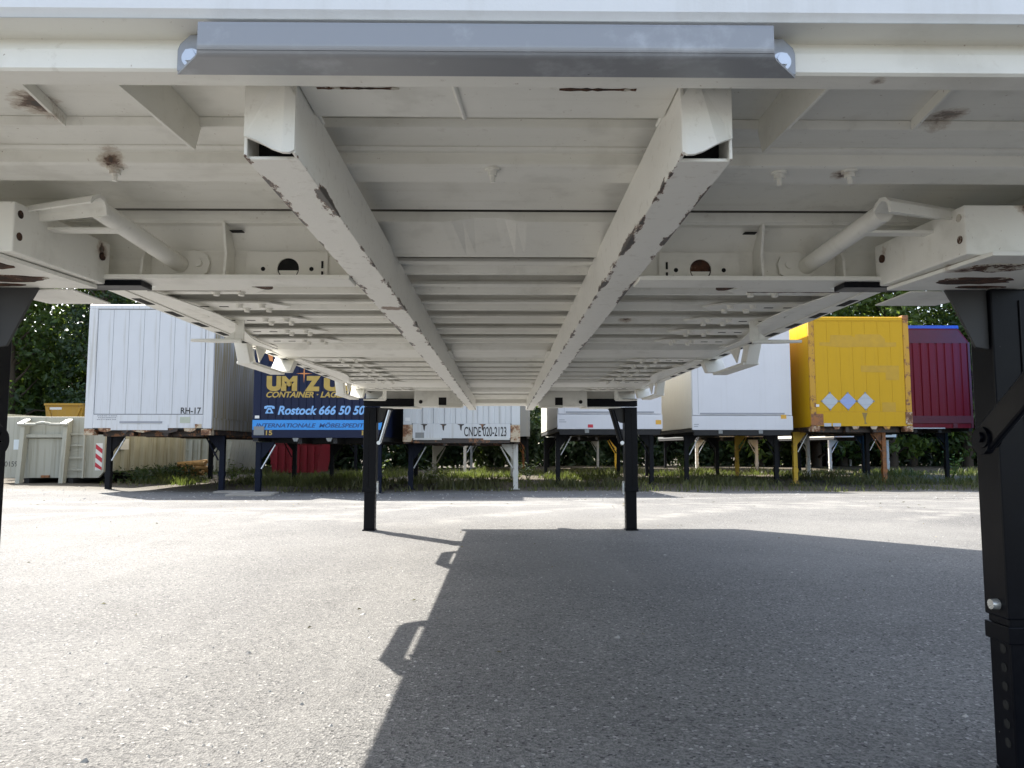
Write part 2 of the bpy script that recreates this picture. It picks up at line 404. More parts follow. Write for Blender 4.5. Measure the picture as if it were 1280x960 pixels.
# the first floor bearer with its two steps
part('cross_member', MB().prism([(1.325, 1.3218), (1.325, 1.302), (1.332, 1.2985), (1.343, 1.2985), (1.343, 1.277), (1.349, 1.2742), (1.43, 1.2742), (1.43, 1.28), (1.37, 1.283), (1.37, 1.3218)], -1.2, 1.2), cream, B, .001)
part('ledge', MB().prism([(1.245, 1.3218), (1.25, 1.306), (1.324, 1.304), (1.324, 1.3218)], -1.2, 1.2), cream, B, .002)
# hanging bolt: washer, nut, thread
bb = MB(); bb.tube([(0, 0, 0), (0, 0, -.004)], .015, 14); bb.tube([(0, 0, -.004), (0, 0, -.013)], .010, 6); bb.tube([(0, 0, -.013), (0, 0, -.026)], .0048, 8)
bolt_me = bb.mesh('hanging_bolt', cream)
for (x, y) in ((0.0, 1.36), (-.705, 1.36), (.675, 1.36), (.545, 1.37)):
    link('hanging_bolt', bolt_me, B, (x, y-4.55, 1.2742))

# the regular floor bearers (sigma section), shared mesh, one object each
prof = [(.016, 1.3637), (.016, 1.2815), (.001, 1.2785), (.0, 1.2695), (.010, 1.2655), (.022, 1.2665), (.032, 1.279), (.036, 1.284), (.112, 1.284), (.116, 1.278), (.126, 1.2665), (.144, 1.2655), (.149, 1.268), (.150, 1.3637)]
cm_me = MB().prism(prof, -1.13, 1.13).mesh('cross_member', cream)
wide_me = MB().prism([(0, 1.3637), (0, 1.300), (.01, 1.290), (.05, 1.268), (.30, 1.258), (.31, 1.262), (.33, 1.285), (.335, 1.3637)], -1.2, 1.2).mesh('cross_member', cream)
# bolted end plate of a bearer, tapered towards the middle
ep = MB().prism([(.74, .03), (.80, -.03), (1.12, -.045), (1.12, .115), (.80, .10)], 1.2575, 1.2635, 'z')
ep_me = {1: ep.mesh('end_plate', cream)}
epm = MB().prism([(-.74, .03), (-.80, -.03), (-1.12, -.045), (-1.12, .115), (-.80, .10)], 1.2575, 1.2635, 'z'); ep_me[-1] = epm.mesh('end_plate', cream)
nut = MB(); nut.tube([(0, 0, 0), (0, 0, -.003)], .014, 12); nut.tube([(0, 0, -.003), (0, 0, -.013)], .0105, 6)
nut_me = nut.mesh('bolt', cream)
slot_me = MB().box(-.016, .016, -.005, .005, -.0012, .0008).mesh('slot', M['hole'])
bear = []
y = 2.035
while y < 3.7: bear.append(y); y += .288
y = 4.24
while y < 5.75: bear.append(y); y += .288
bear += [6.27, 6.52, 7.22, 7.45, 7.70]
for y in bear:
    o = link('cross_member', cm_me, B, (0, y-4.55, 0))
    for s in (-1, 1):
        e = link('end_plate', ep_me[s], o)
        if y < 6.5:
            for (dx, dy) in ((.83, .0), (.83, .075), (.91, .0), (.91, .075)):
                link('bolt', nut_me, e if False else o, (s*dx, dy-.005, 1.2575))
            for dx in (.98, 1.05):
                link('slot', slot_me, o, (s*dx, .035, 1.2575))
for y in (3.84, 5.88):
    link('cross_member', wide_me, B, (0, y-4.55, 0))
part('rear_sill', MB().prism([(7.90, 1.321), (7.90, 1.225), (7.95, 1.205), (8.02, 1.205), (8.02, 1.30), (8.049, 1.30), (8.049, 1.321)], -HW, HW), cream, B, .002)

# leg cross beams: open channel outside the rails, shallow plate between them
def leg_beam(y0):
    def at_y(mb): 
        mb.v = [(v[0], v[1]+y0, v[2]) for v in mb.v]; return mb
    # channels
    sides = []
    for s in (-1, 1):
        ch = MB()
        x0, x1 = (s*1.20, s*.3480) if s < 0 else (.3480, 1.20)
        ch.prism([(0, 1.3214), (0, 1.2985), (.006, 1.2955), (.0065, 1.2935), (.03, 1.2935), (.035, 1.290), (.075, 1.243), (.078, 1.1655), (0, 1.1655), (0, 1.155), (.008, 1.1535), (.078, 1.1535), (.084, 1.158), (.088, 1.17), (.092, 1.25), (.05, 1.3214)], x0, x1)
        sides.append(part('leg_beam', at_y(ch), cream, B, .0012))
    c_ = MB(); n = 24
    pr = []
    for i in range(n+1):
        x = -.310+.620*i/n
        up = .011*math.exp(-((x+.02)/.07)**4)
        pr.append((x, up))
    vs = []
    for x, up in pr:
        vs += [(x, .002, 1.3215), (x, .002+up*.3, 1.2965+up), (x, .010+up, 1.2935+up), (x, .195, 1.2620), (x, .203, 1.2625), (x, .203, 1.270)]
    k = 6; fs = []
    for i in range(n):
        for j in range(k-1):
            fs.append((i*k+j, (i+1)*k+j, (i+1)*k+j+1, i*k+j+1))
    c_.add(vs, fs)
    cp = part('center_plate', at_y(c_), cream, B)
    for s, o in zip((-1, 1), sides):
        # curved stiffener, square plate with a round hole, gussets
        st = MB().prism([(.012, 1.165), (.020, 1.22), (.006, 1.270), (.0, 1.2945), (.034, 1.29), (.074, 1.243), (.077, 1.1656)], s*.652-.003, s*.652+.003)
        part('stiffener', at_y(st), cream, o)
        st = MB().prism([(.03, 1.1656), (.036, 1.215), (.06, 1.26), (.074, 1.243), (.077, 1.1656)], s*.86-.003, s*.86+.003)
        part('stiffener', at_y(st), cream, o)
        pl = MB(); xc = s*.515; x0, x1, z0, z1 = xc-.105, xc+.098, 1.168, 1.2395; zc = 1.197; rr = .027
        ring = [(xc+rr*math.cos(2*math.pi*i/32), zc+rr*math.sin(2*math.pi*i/32)) for i in range(32)]
        outer = []
        for i in range(32):
            a = 2*math.pi*i/32; cx, sz = math.cos(a), math.sin(a)
            t = min((x1-xc)/cx if cx > 1e-6 else ((x0-xc)/cx if cx < -1e-6 else 9), (z1-zc)/sz if sz > 1e-6 else ((z0-zc)/sz if sz < -1e-6 else 9))
            outer.append((xc+cx*t, zc+sz*t))
        vs = [(a, .070, b) for a, b in outer]+[(a, .070, b) for a, b in ring]+[(a, .0742, b) for a, b in ring]
        fs = [(i, (i+1) % 32, 32+(i+1) % 32, 32+i) for i in range(32)]+[(32+i, 32+(i+1) % 32, 64+(i+1) % 32, 64+i) for i in range(32)]
        pl.add(vs, fs); hp = part('hole_plate', at_y(pl), cream, o)
        part('round_hole', at_y(MB().tube([(xc, .0743, zc), (xc, .0775, zc)], rr+.001, 32)), M['hole'] if s < 0 else M['rust'], hp)
        crescent = MB().prism([(xc+.024*math.cos(a), zc+.024*math.sin(a)) for a in [R(190+16*i) for i in range(11)]], .0715, .0738, 'y')
        part('inner_disc', at_y(crescent), cream, hp)
        for dx in (-.062, .058):
            part('small_hole', at_y(MB().tube([(xc+dx, .0692, zc-.001), (xc+dx, .0712, zc-.001)], .0055, 12)), M['hole'], hp)
        for dz in (.0, .026):
            part('slot', at_y(MB().box(s*.430-.0025, s*.430+.0025, .068, .0705, 1.172+dz, 1.190+dz)), M['hole'], hp)
        part('slot', at_y(MB().box(s*.63-.016, s*.63+.014, .024, .046, 1.2795, 1.281)), M['hole'], o)
        part('edge_plate', at_y(MB().prism([(s*.60, .088), (s*.84, .088), (s*.90, .15), (s*.66, .15)], 1.1575, 1.163, 'z')), cream, o, .001)
        tr_ = [(s*(.66+.24*i/16), .1515+rnd.uniform(0, .006)) for i in range(17)]
        part('torn_edge', at_y(MB().prism([(s*.66, .1505)]+tr_+[(s*.90, .1505)], 1.157, 1.1615, 'z')), M['rust'], o)
        part('half_hole', at_y(MB().prism([(s*(.585+.024*math.cos(a)), .0885+.05*math.sin(a)) for a in [math.pi*i/10 for i in range(11)]], 1.158, 1.1585, 'z')), M['rust'], o)
        # locking tube with flanged foot and folded handle
        fl = MB(); xf, zf = s*.772, 1.206
        out = [(-.042, 0), (-.036, .020), (-.012, .034), (.014, .036), (.044, .025), (.052, .004), (.046, -.020), (.02, -.034), (-.02, -.034), (-.038, -.018)]
        fl.prism([(xf-s*a-s*.012, zf+b) for a, b in out], .066, .0745, 'y')
        lt = part('locking_tube', at_y(fl.tube([(xf+s*.008, .066, zf), (s*.812, -.255, 1.241)], .0205, 20)), cream, o)
        part('bolt', at_y(MB().tube([(xf-s*.037, .0655, zf+.003), (xf-s*.037, .058, zf+.003)], .0095, 10)), cream, lt)
        hd = MB()
        a, b = Vector((s*.792, -.285, 1.243)), Vector((s*1.0, -.225, 1.238))
        sec = [(-.024, -.018), (-.020, .006), (-.010, .017), (.004, .019), (.018, .010), (.024, -.004), (.020, -.006), (.012, .004), (.0, .011), (-.010, .008), (-.016, -.002), (-.018, -.018)]
        dv = (b-a).normalized(); uy = Vector((-dv.y, dv.x, 0)).normalized(); uz = Vector((0, 0, 1))
        ring0 = [a+uy*p+uz*(q) for p, q in sec]; ring1 = [b+uy*p*.75+uz*q*.75 for p, q in sec]; nn = len(sec)
        hd.add(ring0+ring1, [(i, (i+1) % nn, (i+1) % nn+nn, i+nn) for i in range(nn)]+[tuple(range(nn)), tuple(range(nn, 2*nn))[::-1]])
        part('handle', at_y(hd), cream, lt)
        part('bracket_strip', at_y(MB().box(min(s*.80, s*.96), max(s*.80, s*.96), -.20, -.17, 1.214, 1.219)), cream, o)
leg_beam(1.757)

def sleeve(y0, detail):
    """the box on each side that the leg arm slides in"""
    for s in (-1, 1):
        X = lambda a: s*a
        b = MB()
        p = [(.955, 1.244), (.955, 1.142), (.985, 1.140), (1.262, 1.140), (1.262, 1.244)]
        vs0 = [(X(a), y0-.295, z) for a, z in p]; vs1 = [(X(a if a > .96 else .93), y0+.02, z) for a, z in p]
        n = 5
        b.add(vs0+vs1, [(i, (i+1) % n, (i+1) % n+n, i+n) for i in range(n)]+[tuple(range(n)), tuple(range(n, 2*n))])
        o = part('arm_sleeve', b, cream, B, .003)
        for (xx, zz) in ((.965, 1.2215), (.9655, 1.176)):
            part('bolt_hole', MB().tube([(X(.953), y0-.278, zz), (X(.9565), y0-.278, zz)], .0085, 14), M['rust'], o)
        part('bolt_hole', MB().tube([(X(.928), y0-.012, 1.205), (X(.935), y0-.012, 1.205)], .0095, 14), M['rust'], o)
        part('bottom_plate', MB().prism([(X(.985), y0-.33), (X(1.262), y0-.33), (X(1.262), y0-.001), (X(.945), y0-.001)], 1.130, 1.1385, 'z'), cream, o, .001)
        for (xa, xb, ya, yb_) in ((1.0, 1.13, -.27, -.195), (1.0, 1.17, -.145, -.075), (1.09, 1.2, -.06, -.03)):
            m = MB(); ring = []
            nseg = 22
            for i in range(nseg):
                a = 2*math.pi*i/nseg; k = .82+.3*rnd.random()
                ring.append((X((xa+xb)/2+(xb-xa)/2*math.cos(a)*k), y0+(ya+yb_)/2+(yb_-ya)/2*math.sin(a)*k))
            m.prism(ring, 1.1285, 1.1302, 'z'); part('rust_patch', m, M['rust'], o)
        part('leg_arm', MB().box(min(X(.845), X(1.0)), max(X(.845), X(1.0)), y0+.004, y0+.062, 1.139, 1.1525), black, B, .002)
        part('arm_plate', MB().prism([(X(1.002), y0+.0), (X(1.20), y0+.0), (X(1.16), y0+.17), (X(1.002), y0+.17)], 1.126, 1.1295, 'z'), cream, o, .001)
sleeve(1.757, True)
# the rear leg beam is turned the other way round: a plain web with the black arm in front of it
for s in (-1, 1):
    X = lambda a: s*a
    def bx(x0, x1, *r): return MB().box(min(X(x0), X(x1)), max(X(x0), X(x1)), *r)
    o = part('leg_beam', bx(.349, .795, 6.83, 6.84, 1.132, 1.318), cream, B, .002)
    part('flange', bx(.349, .795, 6.8405, 7.02, 1.132, 1.138), cream, o)
    part('round_hole', MB().tube([(X(.735), 6.8255, 1.175), (X(.735), 6.829, 1.175)], .017, 20), M['hole'], o)
    part('recess_shade', bx(.50, .57, 6.8265, 6.8292, 1.145, 1.215), M['hole'], o)  # black panel on the web, painted as the shade of an opening
    part('lip', bx(.36, .565, 6.78, 6.8295, 1.118, 1.131), cream, o, .002)
    part('leg_arm', bx(.797, 1.262, 6.85, 6.965, 1.137, 1.206), black, B, .004)
    part('web_plate', bx(.797, 1.262, 6.966, 6.975, 1.15, 1.318), cream, B)
    part('bottom_plate', MB().prism([(X(.80), 6.80), (X(1.10), 6.80), (X(1.06), 6.98), (X(.74), 6.98)], 1.118, 1.128, 'z'), cream, B, .002)
part('center_plate', MB().prism([(6.83, 1.3335), (6.83, 1.290), (6.85, 1.270), (7.03, 1.266), (7.03, 1.3335)], -.348, .348), cream, B, .002)

# ------------------------------------------------------------------ black legs of the overhead body
def hero_leg(s, yc, near):
    ox = (.028 if s > 0 else .026) if near else 0; gx = 1.045 if near else 1.0
    X = lambda a: s*(a+ox)
    zc = .305 if near else .352; hd = .042 if near else .062; fd = .038 if near else .045
    def bx(x0, x1, *r): return MB().box(min(X(x0), X(x1)), max(X(x0), X(x1)), *r)
    up = MB()
    # upper post: open channel with flanges
    up.prism([(X(1.145), yc-hd), (X(1.262), yc-hd), (X(1.262), yc-hd+.01), (X(1.206), yc-hd+.012), (X(1.206), yc+hd-.012), (X(1.262), yc+hd-.01), (X(1.262), yc+hd), (X(1.145), yc+hd)], .36, 1.128, 'z')
    leg = part('leg', up, black, B, .004)
    part('weld_seam', MB().tube([(X(1.212), yc-hd-.0015, .40+.02*i) for i in range(36)], .0022, 6), black, leg)
    gp = MB().prism([(X(gx), 1.128), (X(1.145), 1.128), (X(1.145), .985), (X(1.112), .99), (X(gx+.02), 1.09)], yc-.030, yc-.022, 'y')
    part('gusset', gp, M['leg_grey_lit'], leg, .0015)
    gp = MB().prism([(X(gx), 1.128), (X(1.145), 1.128), (X(1.145), .985), (X(1.112), .99), (X(gx+.02), 1.09)], yc+.030, yc+.038, 'y')
    if not near: part('gusset', gp, black, leg, .0015)
    # lower telescopic foot with pin holes
    lo = bx(1.150, 1.25, yc-fd, yc+fd, .012, .40)
    ft = part('foot', lo, black, leg, .005)
    part('foot_plate', bx(1.150, 1.25, yc-fd, yc+fd, .0, .0118) if near else bx(1.145, 1.262, yc-.05, yc+.05, .0, .012), black, leg, .002)
    for i in range(6):
        part('pin_hole', MB().tube([(X(1.1488), yc-.012, .08+i*.042), (X(1.1505), yc-.012, .08+i*.042)], .0105, 14), M['hole'], ft)
    part('collar', bx(1.1435 if near else 1.140, 1.266, yc-hd-.0012, yc+hd+.0012, zc, zc+.04), black, leg, .003)
    part('pin', MB().tube([(X(1.1452), yc-.008, zc+.085), (X(1.128), yc-.008, zc+.085)], [.0125, .0115], 18), M['pin'], leg)
    # brace from the knee to the body
    piv = Vector((s*1.118, yc-.085, .776))
    if near:
        end = Vector((X(1.155), yc-.63, 1.235))
        bar_ = MB().bar(piv+(piv-end).normalized()*.012, end, .018, .062)
        bar_.tube([piv+Vector((-s*.009, 0, 0))+(piv-end).normalized()*.012, piv+Vector((s*.009, 0, 0))+(piv-end).normalized()*.012], .0308, 24)
        part('brace', bar_, black, leg, .006)
        part('pivot_bolt', MB().tube([piv+Vector((-s*.014, 0, 0)), piv+Vector((s*.02, 0, 0))], .024, 20), black, leg)
        part('pivot_nut', MB().tube([piv+Vector((-s*.022, 0, 0)), piv+Vector((-s*.0135, 0, 0))], .013, 6), black, leg)
    else:
        a = Vector((X(1.118), yc-.03, .80)); b = Vector((X(1.03), yc-.05, 1.10))
        part('brace', MB().bar(a, b, .05, .03, (0, 1, 0)), black, leg, .003)
        part('piston', MB().tube([a+Vector((X(-.008), -.03, 0)), b+Vector((X(-.008), -.03, 0))], .014, 14), M['zinc'] if s < 0 else black, leg)
        part('pivot_bolt', MB().tube([a+Vector((0, -.04, 0)), a+Vector((0, -.055, 0))], .018, 14), M['zinc'], leg)
        part('lug', MB().prism([(X(1.13), .30), (X(1.13), .40), (X(1.10), .39), (X(1.10), .31)][::1], yc-.03, yc+.03, 'y') if False else bx(1.128, 1.14, yc-.03, yc+.03, .33, .43), M['zinc'], leg)
    return leg
M['leg_grey_lit'] = plain('lit_grey_leg_plate', (.028, .028, .029), .6)  # lighter than the black legs: light on the front plate painted in
M['pin'] = plain('bright_pin', (.6, .6, .58), .3, .6)
for yc, near in ((1.765, True), (6.93, False)):
    for s in (-1, 1): hero_leg(s, yc, near)

# ------------------------------------------------------------------ side rails, straps, levers, grapple brackets
for s in (-1, 1):
    X = lambda a: s*a
    pr = [(X(1.274), 1.344), (X(1.274), 1.270), (X(1.268), 1.264), (X(1.215), 1.264), (X(1.215), 1.272), (X(1.262), 1.274), (X(1.205), 1.344)]
    sr = part('side_rail', MB().prism(pr, .976, 7.89, 'y'), cream, B, .0015)
    for y in [2.1+.245*i for i in range(14)]:
        part('slot', MB().box(min(X(1.225), X(1.255)), max(X(1.225), X(1.255)), y-.055, y+.055, 1.2628, 1.2642), M['hole'], sr)
    # underside side plates beside the bearers
    part('side_plate', MB().box(min(X(1.135), X(1.214)), max(X(1.135), X(1.214)), 2.0, 3.80, 1.268, 1.273), cream, B, .001)
    part('side_plate', MB().box(min(X(1.135), X(1.214)), max(X(1.135), X(1.214)), 4.2, 6.75, 1.268, 1.273), cream, B, .001)
    # curved strap running along the bearers
    for (ya, yb_) in ((2.0, 3.75), (4.2, 5.8)):
        pts = [(X(1.14-.10*math.sin(math.pi*min(1, t*1.15))**2), ya+(yb_-ya)*t, 1.250-.012*math.sin(math.pi*t)) for t in [i/20 for i in range(21)]]
        m = MB()
        for i in range(20): m.bar(pts[i], pts[i+1], .045, .004)
        part('strap', m, cream, B)
    # levers
    for y in (2.93, 6.55):
        m = MB().bar((X(1.022), y, 1.300), (X(1.022), y, 1.176), .034, .009, (0, 1, 0))
        m.tube([(X(1.012), y-.006, 1.174), (X(1.10), y-.010, 1.173), (X(1.205), y-.016, 1.174)], [.0085, .0085, .006], 10)
        lv = part('lever', m, cream, B)
        part('web', MB().prism([(X(1.041), 1.212), (X(1.041), 1.181), (X(1.082), 1.181)], y-.003, y+.003, 'y'), cream, lv)
    for y in (3.62, 5.82):
        # grapple bracket: two sloping cheek plates joined by a bottom bar
        b = MB(); xo, xi = X(1.31), X(1.20)
        def plate(ya, za, yb2, zb2, th):
            lo_, hi_ = min(xo, xi), max(xo, xi)
            b.prism([(ya, za), (ya+th, za), (yb2+th, zb2), (yb2, zb2)], lo_, hi_)
        br = None
        near_p = MB().prism([(y, 1.285), (y+.09, 1.285), (y+.165, 1.177), (y+.08, 1.170)], min(X(1.30), X(1.238)), max(X(1.30), X(1.238)))
        br = part('grapple_bracket', near_p, cream, B, .003)
        part('bottom_bar', MB().prism([(y+.081, 1.169), (y+.62, 1.169), (y+.62, 1.183), (y+.08, 1.1832)], min(X(1.308), X(1.225)), max(X(1.308), X(1.225))), cream, br, .003)
        part('cheek_plate', MB().prism([(y+.80, 1.285), (y+.71, 1.285), (y+.60, 1.1838), (y+.66, 1.1838)], min(X(1.305), X(1.19)), max(X(1.305), X(1.19))), cream, br, .003)
        part('web', MB().prism([(y+.095, 1.284), (y+.30, 1.284), (y+.172, 1.188)], min(X(1.222), X(1.228)), max(X(1.222), X(1.228))), cream, br)
# ------------------------------------------------------------------ lettering
def lettering(name, txt, cx, cz, wd, ht, mat, parent, y=-.004, bold=0.0, shear=0.0):
    cu = bpy.data.curves.new('lettering', 'FONT'); cu.body = txt; cu.size = 1; cu.offset = bold; cu.shear = shear
    cu.extrude = 0; cu.fill_mode = 'BOTH' if hasattr(cu, 'fill_mode') else 'FRONT'
    t = bpy.data.objects.new('lettering', cu); COL.objects.link(t)
    dg = bpy.context.evaluated_depsgraph_get()
    me = bpy.data.meshes.new_from_object(t.evaluated_get(dg))
    bpy.data.objects.remove(t)
    xs_ = [v.co.x for v in me.vertices]; ys_ = [v.co.y for v in me.vertices]
    x0, x1, y0, y1 = min(xs_), max(xs_), min(ys_), max(ys_)
    for v in me.vertices:
        v.co = ((v.co.x-(x0+x1)/2)/(x1-x0)*wd+cx, y, (v.co.y-(y0+y1)/2)/(y1-y0)*ht+cz)
    me.materials.clear(); me.materials.append(mat)
    return link(name, me, parent)
def lp(name, mb, mat, parent, bevel=0):           # a part given in its thing's own coordinates
    return part(name, mb, mat, parent, bevel, 2, False)
def flat(parent, name, pts, mat, y=-.003, th=.002):
    return lp(name, MB().prism(pts, y-th, y, 'y'), mat, parent)

P = {}
P['rh'] = body_paint('weathered_white_paint', (.58, .595, .62), .35, .16)
P['rh_frame'] = body_paint('white_frame_paint', (.60, .61, .625), .4, .20, zlow=.3)
P['rh_side'] = body_paint('streaked_grey_side', (.52, .53, .53), .95, 0, (.34, .26, .10), .3, .35, .40)
P['rustframe'] = rusty_paint('rusty_underframe', (.035, .026, .022), .42)
P['darkframe'] = plain('dark_underframe', (.012, .012, .013), .7)
P['blue'] = body_paint('navy_blue_paint', (.0055, .011, .040), .10, 0, (.015, .02, .04), .42)
P['gold'] = plain('gold_lettering', (.40, .275, .06), .55, 0, .28, 9)
P['skyblue'] = plain('light_blue_lettering', (.20, .42, .75), .5)
P['cyan'] = plain('bright_blue_band', (.03, .26, .68), .5)
P['bandtext'] = plain('dark_blue_lettering', (.01, .06, .20), .5)
P['orange'] = plain('orange_star', (.60, .22, .06), .5)
P['pale'] = plain('white_print', (.7, .7, .68), .5)
P['cnde'] = body_paint('chalky_white_paint', (.55, .565, .57), .3, .24, zlow=.42)
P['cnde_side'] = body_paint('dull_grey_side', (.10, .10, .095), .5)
P['rustblock'] = rusty_paint('rusty_casting', (.46, .38, .27), .75)
P['white'] = body_paint('clean_white_paint', (.63, .635, .665), .06, 0, rough=.32)
P['whiteside'] = body_paint('sun_warmed_white', (.68, .66, .60), .22, 0, (.42, .37, .26))  # warm sunlight on the white sides put into the colour; streaks are dirt
P['greyline'] = plain('grey_trim', (.28, .29, .32), .4)
P['red'] = plain('red_print', (.50, .02, .04), .5)
P['sticker'] = plain('orange_sticker', (.66, .36, .04), .5)
P['yellow'] = body_paint('yellow_paint', (.55, .32, .006), .16, .09, (.36, .21, .02), .42, .25)
P['yellow2'] = plain('repainted_yellow', (.475, .275, .006), .5, 0, .2)
P['yellowpost'] = rusty_paint('orange_rusty_post', (.50, .27, .02), .42)
P['yellowleg'] = rusty_paint('yellow_leg_paint', (.52, .33, .02), .2)
P['rustleg'] = rusty_paint('rusty_orange_leg', (.32, .12, .03), .7)
P['maroon'] = body_paint('maroon_paint', (.15, .006, .017), .22, 0, (.14, .045, .06), .5)
P['maroonlow'] = plain('dusty_maroon', (.10, .018, .03), .7, 0, .35)
P['tarpblue'] = plain('blue_tarpaulin', (.02, .07, .42), .5)
P['brightblue'] = body_paint('bright_blue_tarpaulin', (.03, .30, .72), .05)
P['placard'] = plain('silver_placard', (.34, .37, .42), .35, .3)
P['placardblue'] = plain('bluish_placard', (.22, .28, .50), .35, .3)
P['skip'] = body_paint('grey_beige_skip_paint', (.40, .395, .335), .45, 0, (.17, .16, .11), .6)
P['skipside'] = body_paint('stained_skip_side', (.40, .39, .31), .7, 0, (.18, .155, .09), .6)
P['ochre'] = body_paint('ochre_skip_paint', (.42, .24, .035), .35)
P['redskip'] = body_paint('red_skip_paint', (.20, .014, .024), .4, 0, (.12, .03, .03))
P['legwhite'] = rusty_paint('chipped_white_leg', (.52, .52, .49), .12)
P['legblack'] = dark_steel('black_leg_paint', (.008, .009, .012), .5)
P['legnavy'] = dark_steel('navy_leg_paint', (.006, .009, .021), .5)
P['concrete'] = plain('weathered_plank', (.30, .28, .25), .9, 0, .3)
P['ink'] = plain('black_lettering', (.012, .012, .014), .5)
P['seam'] = plain('panel_seam', (.16, .17, .18), .6)
P['dimgrey'] = body_paint('dim_grey_paint', (.22, .23, .23), .4)

# ------------------------------------------------------------------ swap bodies in the row behind
def leg_set(root, W, L, zb, mats, insets, dz=(0, 0, 0, 0), pads=(), brace=True, foot_w=.2):
    k = 0
    for y in (insets[0], L-insets[1]):
        for s in (-1, 1):
            m = mats[k % len(mats)]; x = s*(W/2-.08); z0 = dz[k]
            post = MB().box(x-.052, x+.052, y-.052, y+.052, z0+.012, zb-.10)
            lg = lp('leg', post, m, root, .006)
            lp('head', MB().prism([(x-s*-.052, zb-.10), (x-s*.30, zb-.10), (x-s*.30, zb-.14), (x-s*.12, zb-.36), (x-s*.053, zb-.44), (x-s*-.052, zb-.44)], y-.03, y+.03, 'y'), m, lg)
            lp('collar', MB().box(x-.06, x+.06, y-.06, y+.06, z0+.30, z0+.40), m, lg)
            lp('foot', MB().box(x-foot_w/2, x+foot_w/2, y-.08, y+.08, z0, z0+.012), m, lg)
            if brace:
                lp('brace', MB().tube([(x-s*.07, y-.04, zb-.62), (x-s*.33, y-.04, zb-.15)], .017, 8), M['zinc'] if k == 0 else m, lg)
            k += 1
def underframe(root, W, L, zb, mat):
    for s in (-1, 1):
        lp('frame_rail', MB().box(s*.34-.04, s*.34+.04, .05, L-.05, zb-.13, zb-.002), mat, root)
        lp('side_rail', MB().box(s*(W/2-.06)-.05, s*(W/2-.06)+.05, .03, L-.03, zb-.09, zb-.002), mat, root)
    for y in (.9, 2.4, 4.2, 6.0, L-.9):
        lp('cross_beam', MB().box(-W/2+.112, W/2-.112, y-.06, y+.06, zb-.12, zb-.004), mat, root)
def shell(root, W, L, zb, zt, front, side, roof, chamfer=0):
    """walls with thickness: front, two sides, back, roof, floor"""
    lp('rear_wall', MB().box(-W/2, W/2, L-.04, L, zb, zt-.041), side, root)
    lp('roof', MB().prism([(-W/2, zt-.04), (-W/2+.04, zt), (W/2-.04, zt), (W/2, zt-.04)], 0.03, L, 'y'), roof, root)
    lp('floor', MB().box(-W/2+.03, W/2-.03, .03, L-.041, zb, zb+.05), P['darkframe'], root)
    for s in (-1, 1):
        x0, x1 = (-W/2, -W/2+.03) if s < 0 else (W/2-.03, W/2)
        n = 12; y0 = .062; st = (L-.041-y0)/n
        ws = lp('side_wall', MB().box(x0+.006, x1-.006, y0, L-.041, zb, zt-.042), side, root)
        sm = MB().box(x0, x1, 0, st-.008, zb+.24, zt-.10).mesh('panel', side)
        for i in range(n):
            link('panel', sm, ws, (0, y0+i*st+.004, 0))
        lp('skirt', MB().box(x0-.004, x1+.004, y0, L-.042, zb+.004, zb+.215), side, ws)
def place(px0, px1, W, py=560):
    """distance at which a front of width W fills px0..px1, and its centre"""
    Y = FPX*W/(px1-px0)
    a, b = at(px0, py, Y), at(px1, py, Y)
    Y *= W/(b.x-a.x)
    return Y, (at(px0, py, Y).x+at(px1, py, Y).x)/2
def zz(py, px, Y): return at(px, py, Y).z

# --- 1: weathered white body, far left
Y1, x1c = place(104, 263.5, 2.5); g1 = ground_z(x1c, Y1+.9)
T = thing('swap_body', 'weathered white swap body with panelled front and rusty sill behind the roll-off skip', 'swap body', (x1c, Y1, g1), 'swap bodies parked on legs in the row')
W, L = 2.5, 7.45; zb = zz(537, 180, Y1)-g1; zt = zz(380, 180, Y1)-g1
shell(T, W, L, zb, zt, P['rh'], P['rh_side'], P['rh_frame'])
ft = .30
for s in (-1, 1):
    lp('corner_post', MB().box(*sorted((s*W/2, s*(W/2-.17))), -.012, .06, zb+.02, zt-.10), P['rh_frame'], T, .012)
lp('top_rail', MB().prism([(-.01, zt-.10), (-.004, zt-.03), (.04, zt+.002), (.06, zt+.002), (.06, zt-.10)], -W/2, W/2), P['rh_frame'], T, .008)
n = 7; pw = (W-.36)/n
pm = MB().box(0, pw-.007, .006, .05, zb+ft+.012, zt-.115).mesh('panel', P['rh'])
for i in range(n): link('panel', pm, T, (-W/2+.18+i*pw, .0, 0))
lp('seam_backing', MB().box(-W/2+.171, W/2-.171, .012, .049, zb+ft, zt-.105), P['seam'], T)
lp('sill', MB().box(-W/2+.171, W/2-.171, -.012, .06, zb+.03, zb+ft-.004), P['rh_frame'], T, .004)
lp('rub_strip', MB().box(-.55, .28, -.026, -.0135, zb+.125, zb+.165), P['greyline'], T)
lp('step_plate', MB().box(-.72, .40, -.022, -.0135, zb-.01, zb+.10), P['rh_frame'], T)
for s in (-1, 1):
    lp('corner_casting', MB().box(*sorted((s*(W/2-.005), s*(W/2-.20))), -.02, .16, zb-.11, zb+.015), P['rustblock'], T, .008)
lp('rust_plate', MB().box(W/2-.32, W/2-.19, -.02, -.0135, zb+.03, zb+.11), P['rustblock'], T)
lp('label_plate', MB().box(W/2-.62, W/2-.42, -.018, -.0135, zb+.13, zb+.25), plain('greenish_label', (.42, .45, .36), .5), T)
lp('front_beam', MB().box(-W/2+.25, W/2-.25, .25, .36, zb-.13, zb-.005), P['rustframe'], T)
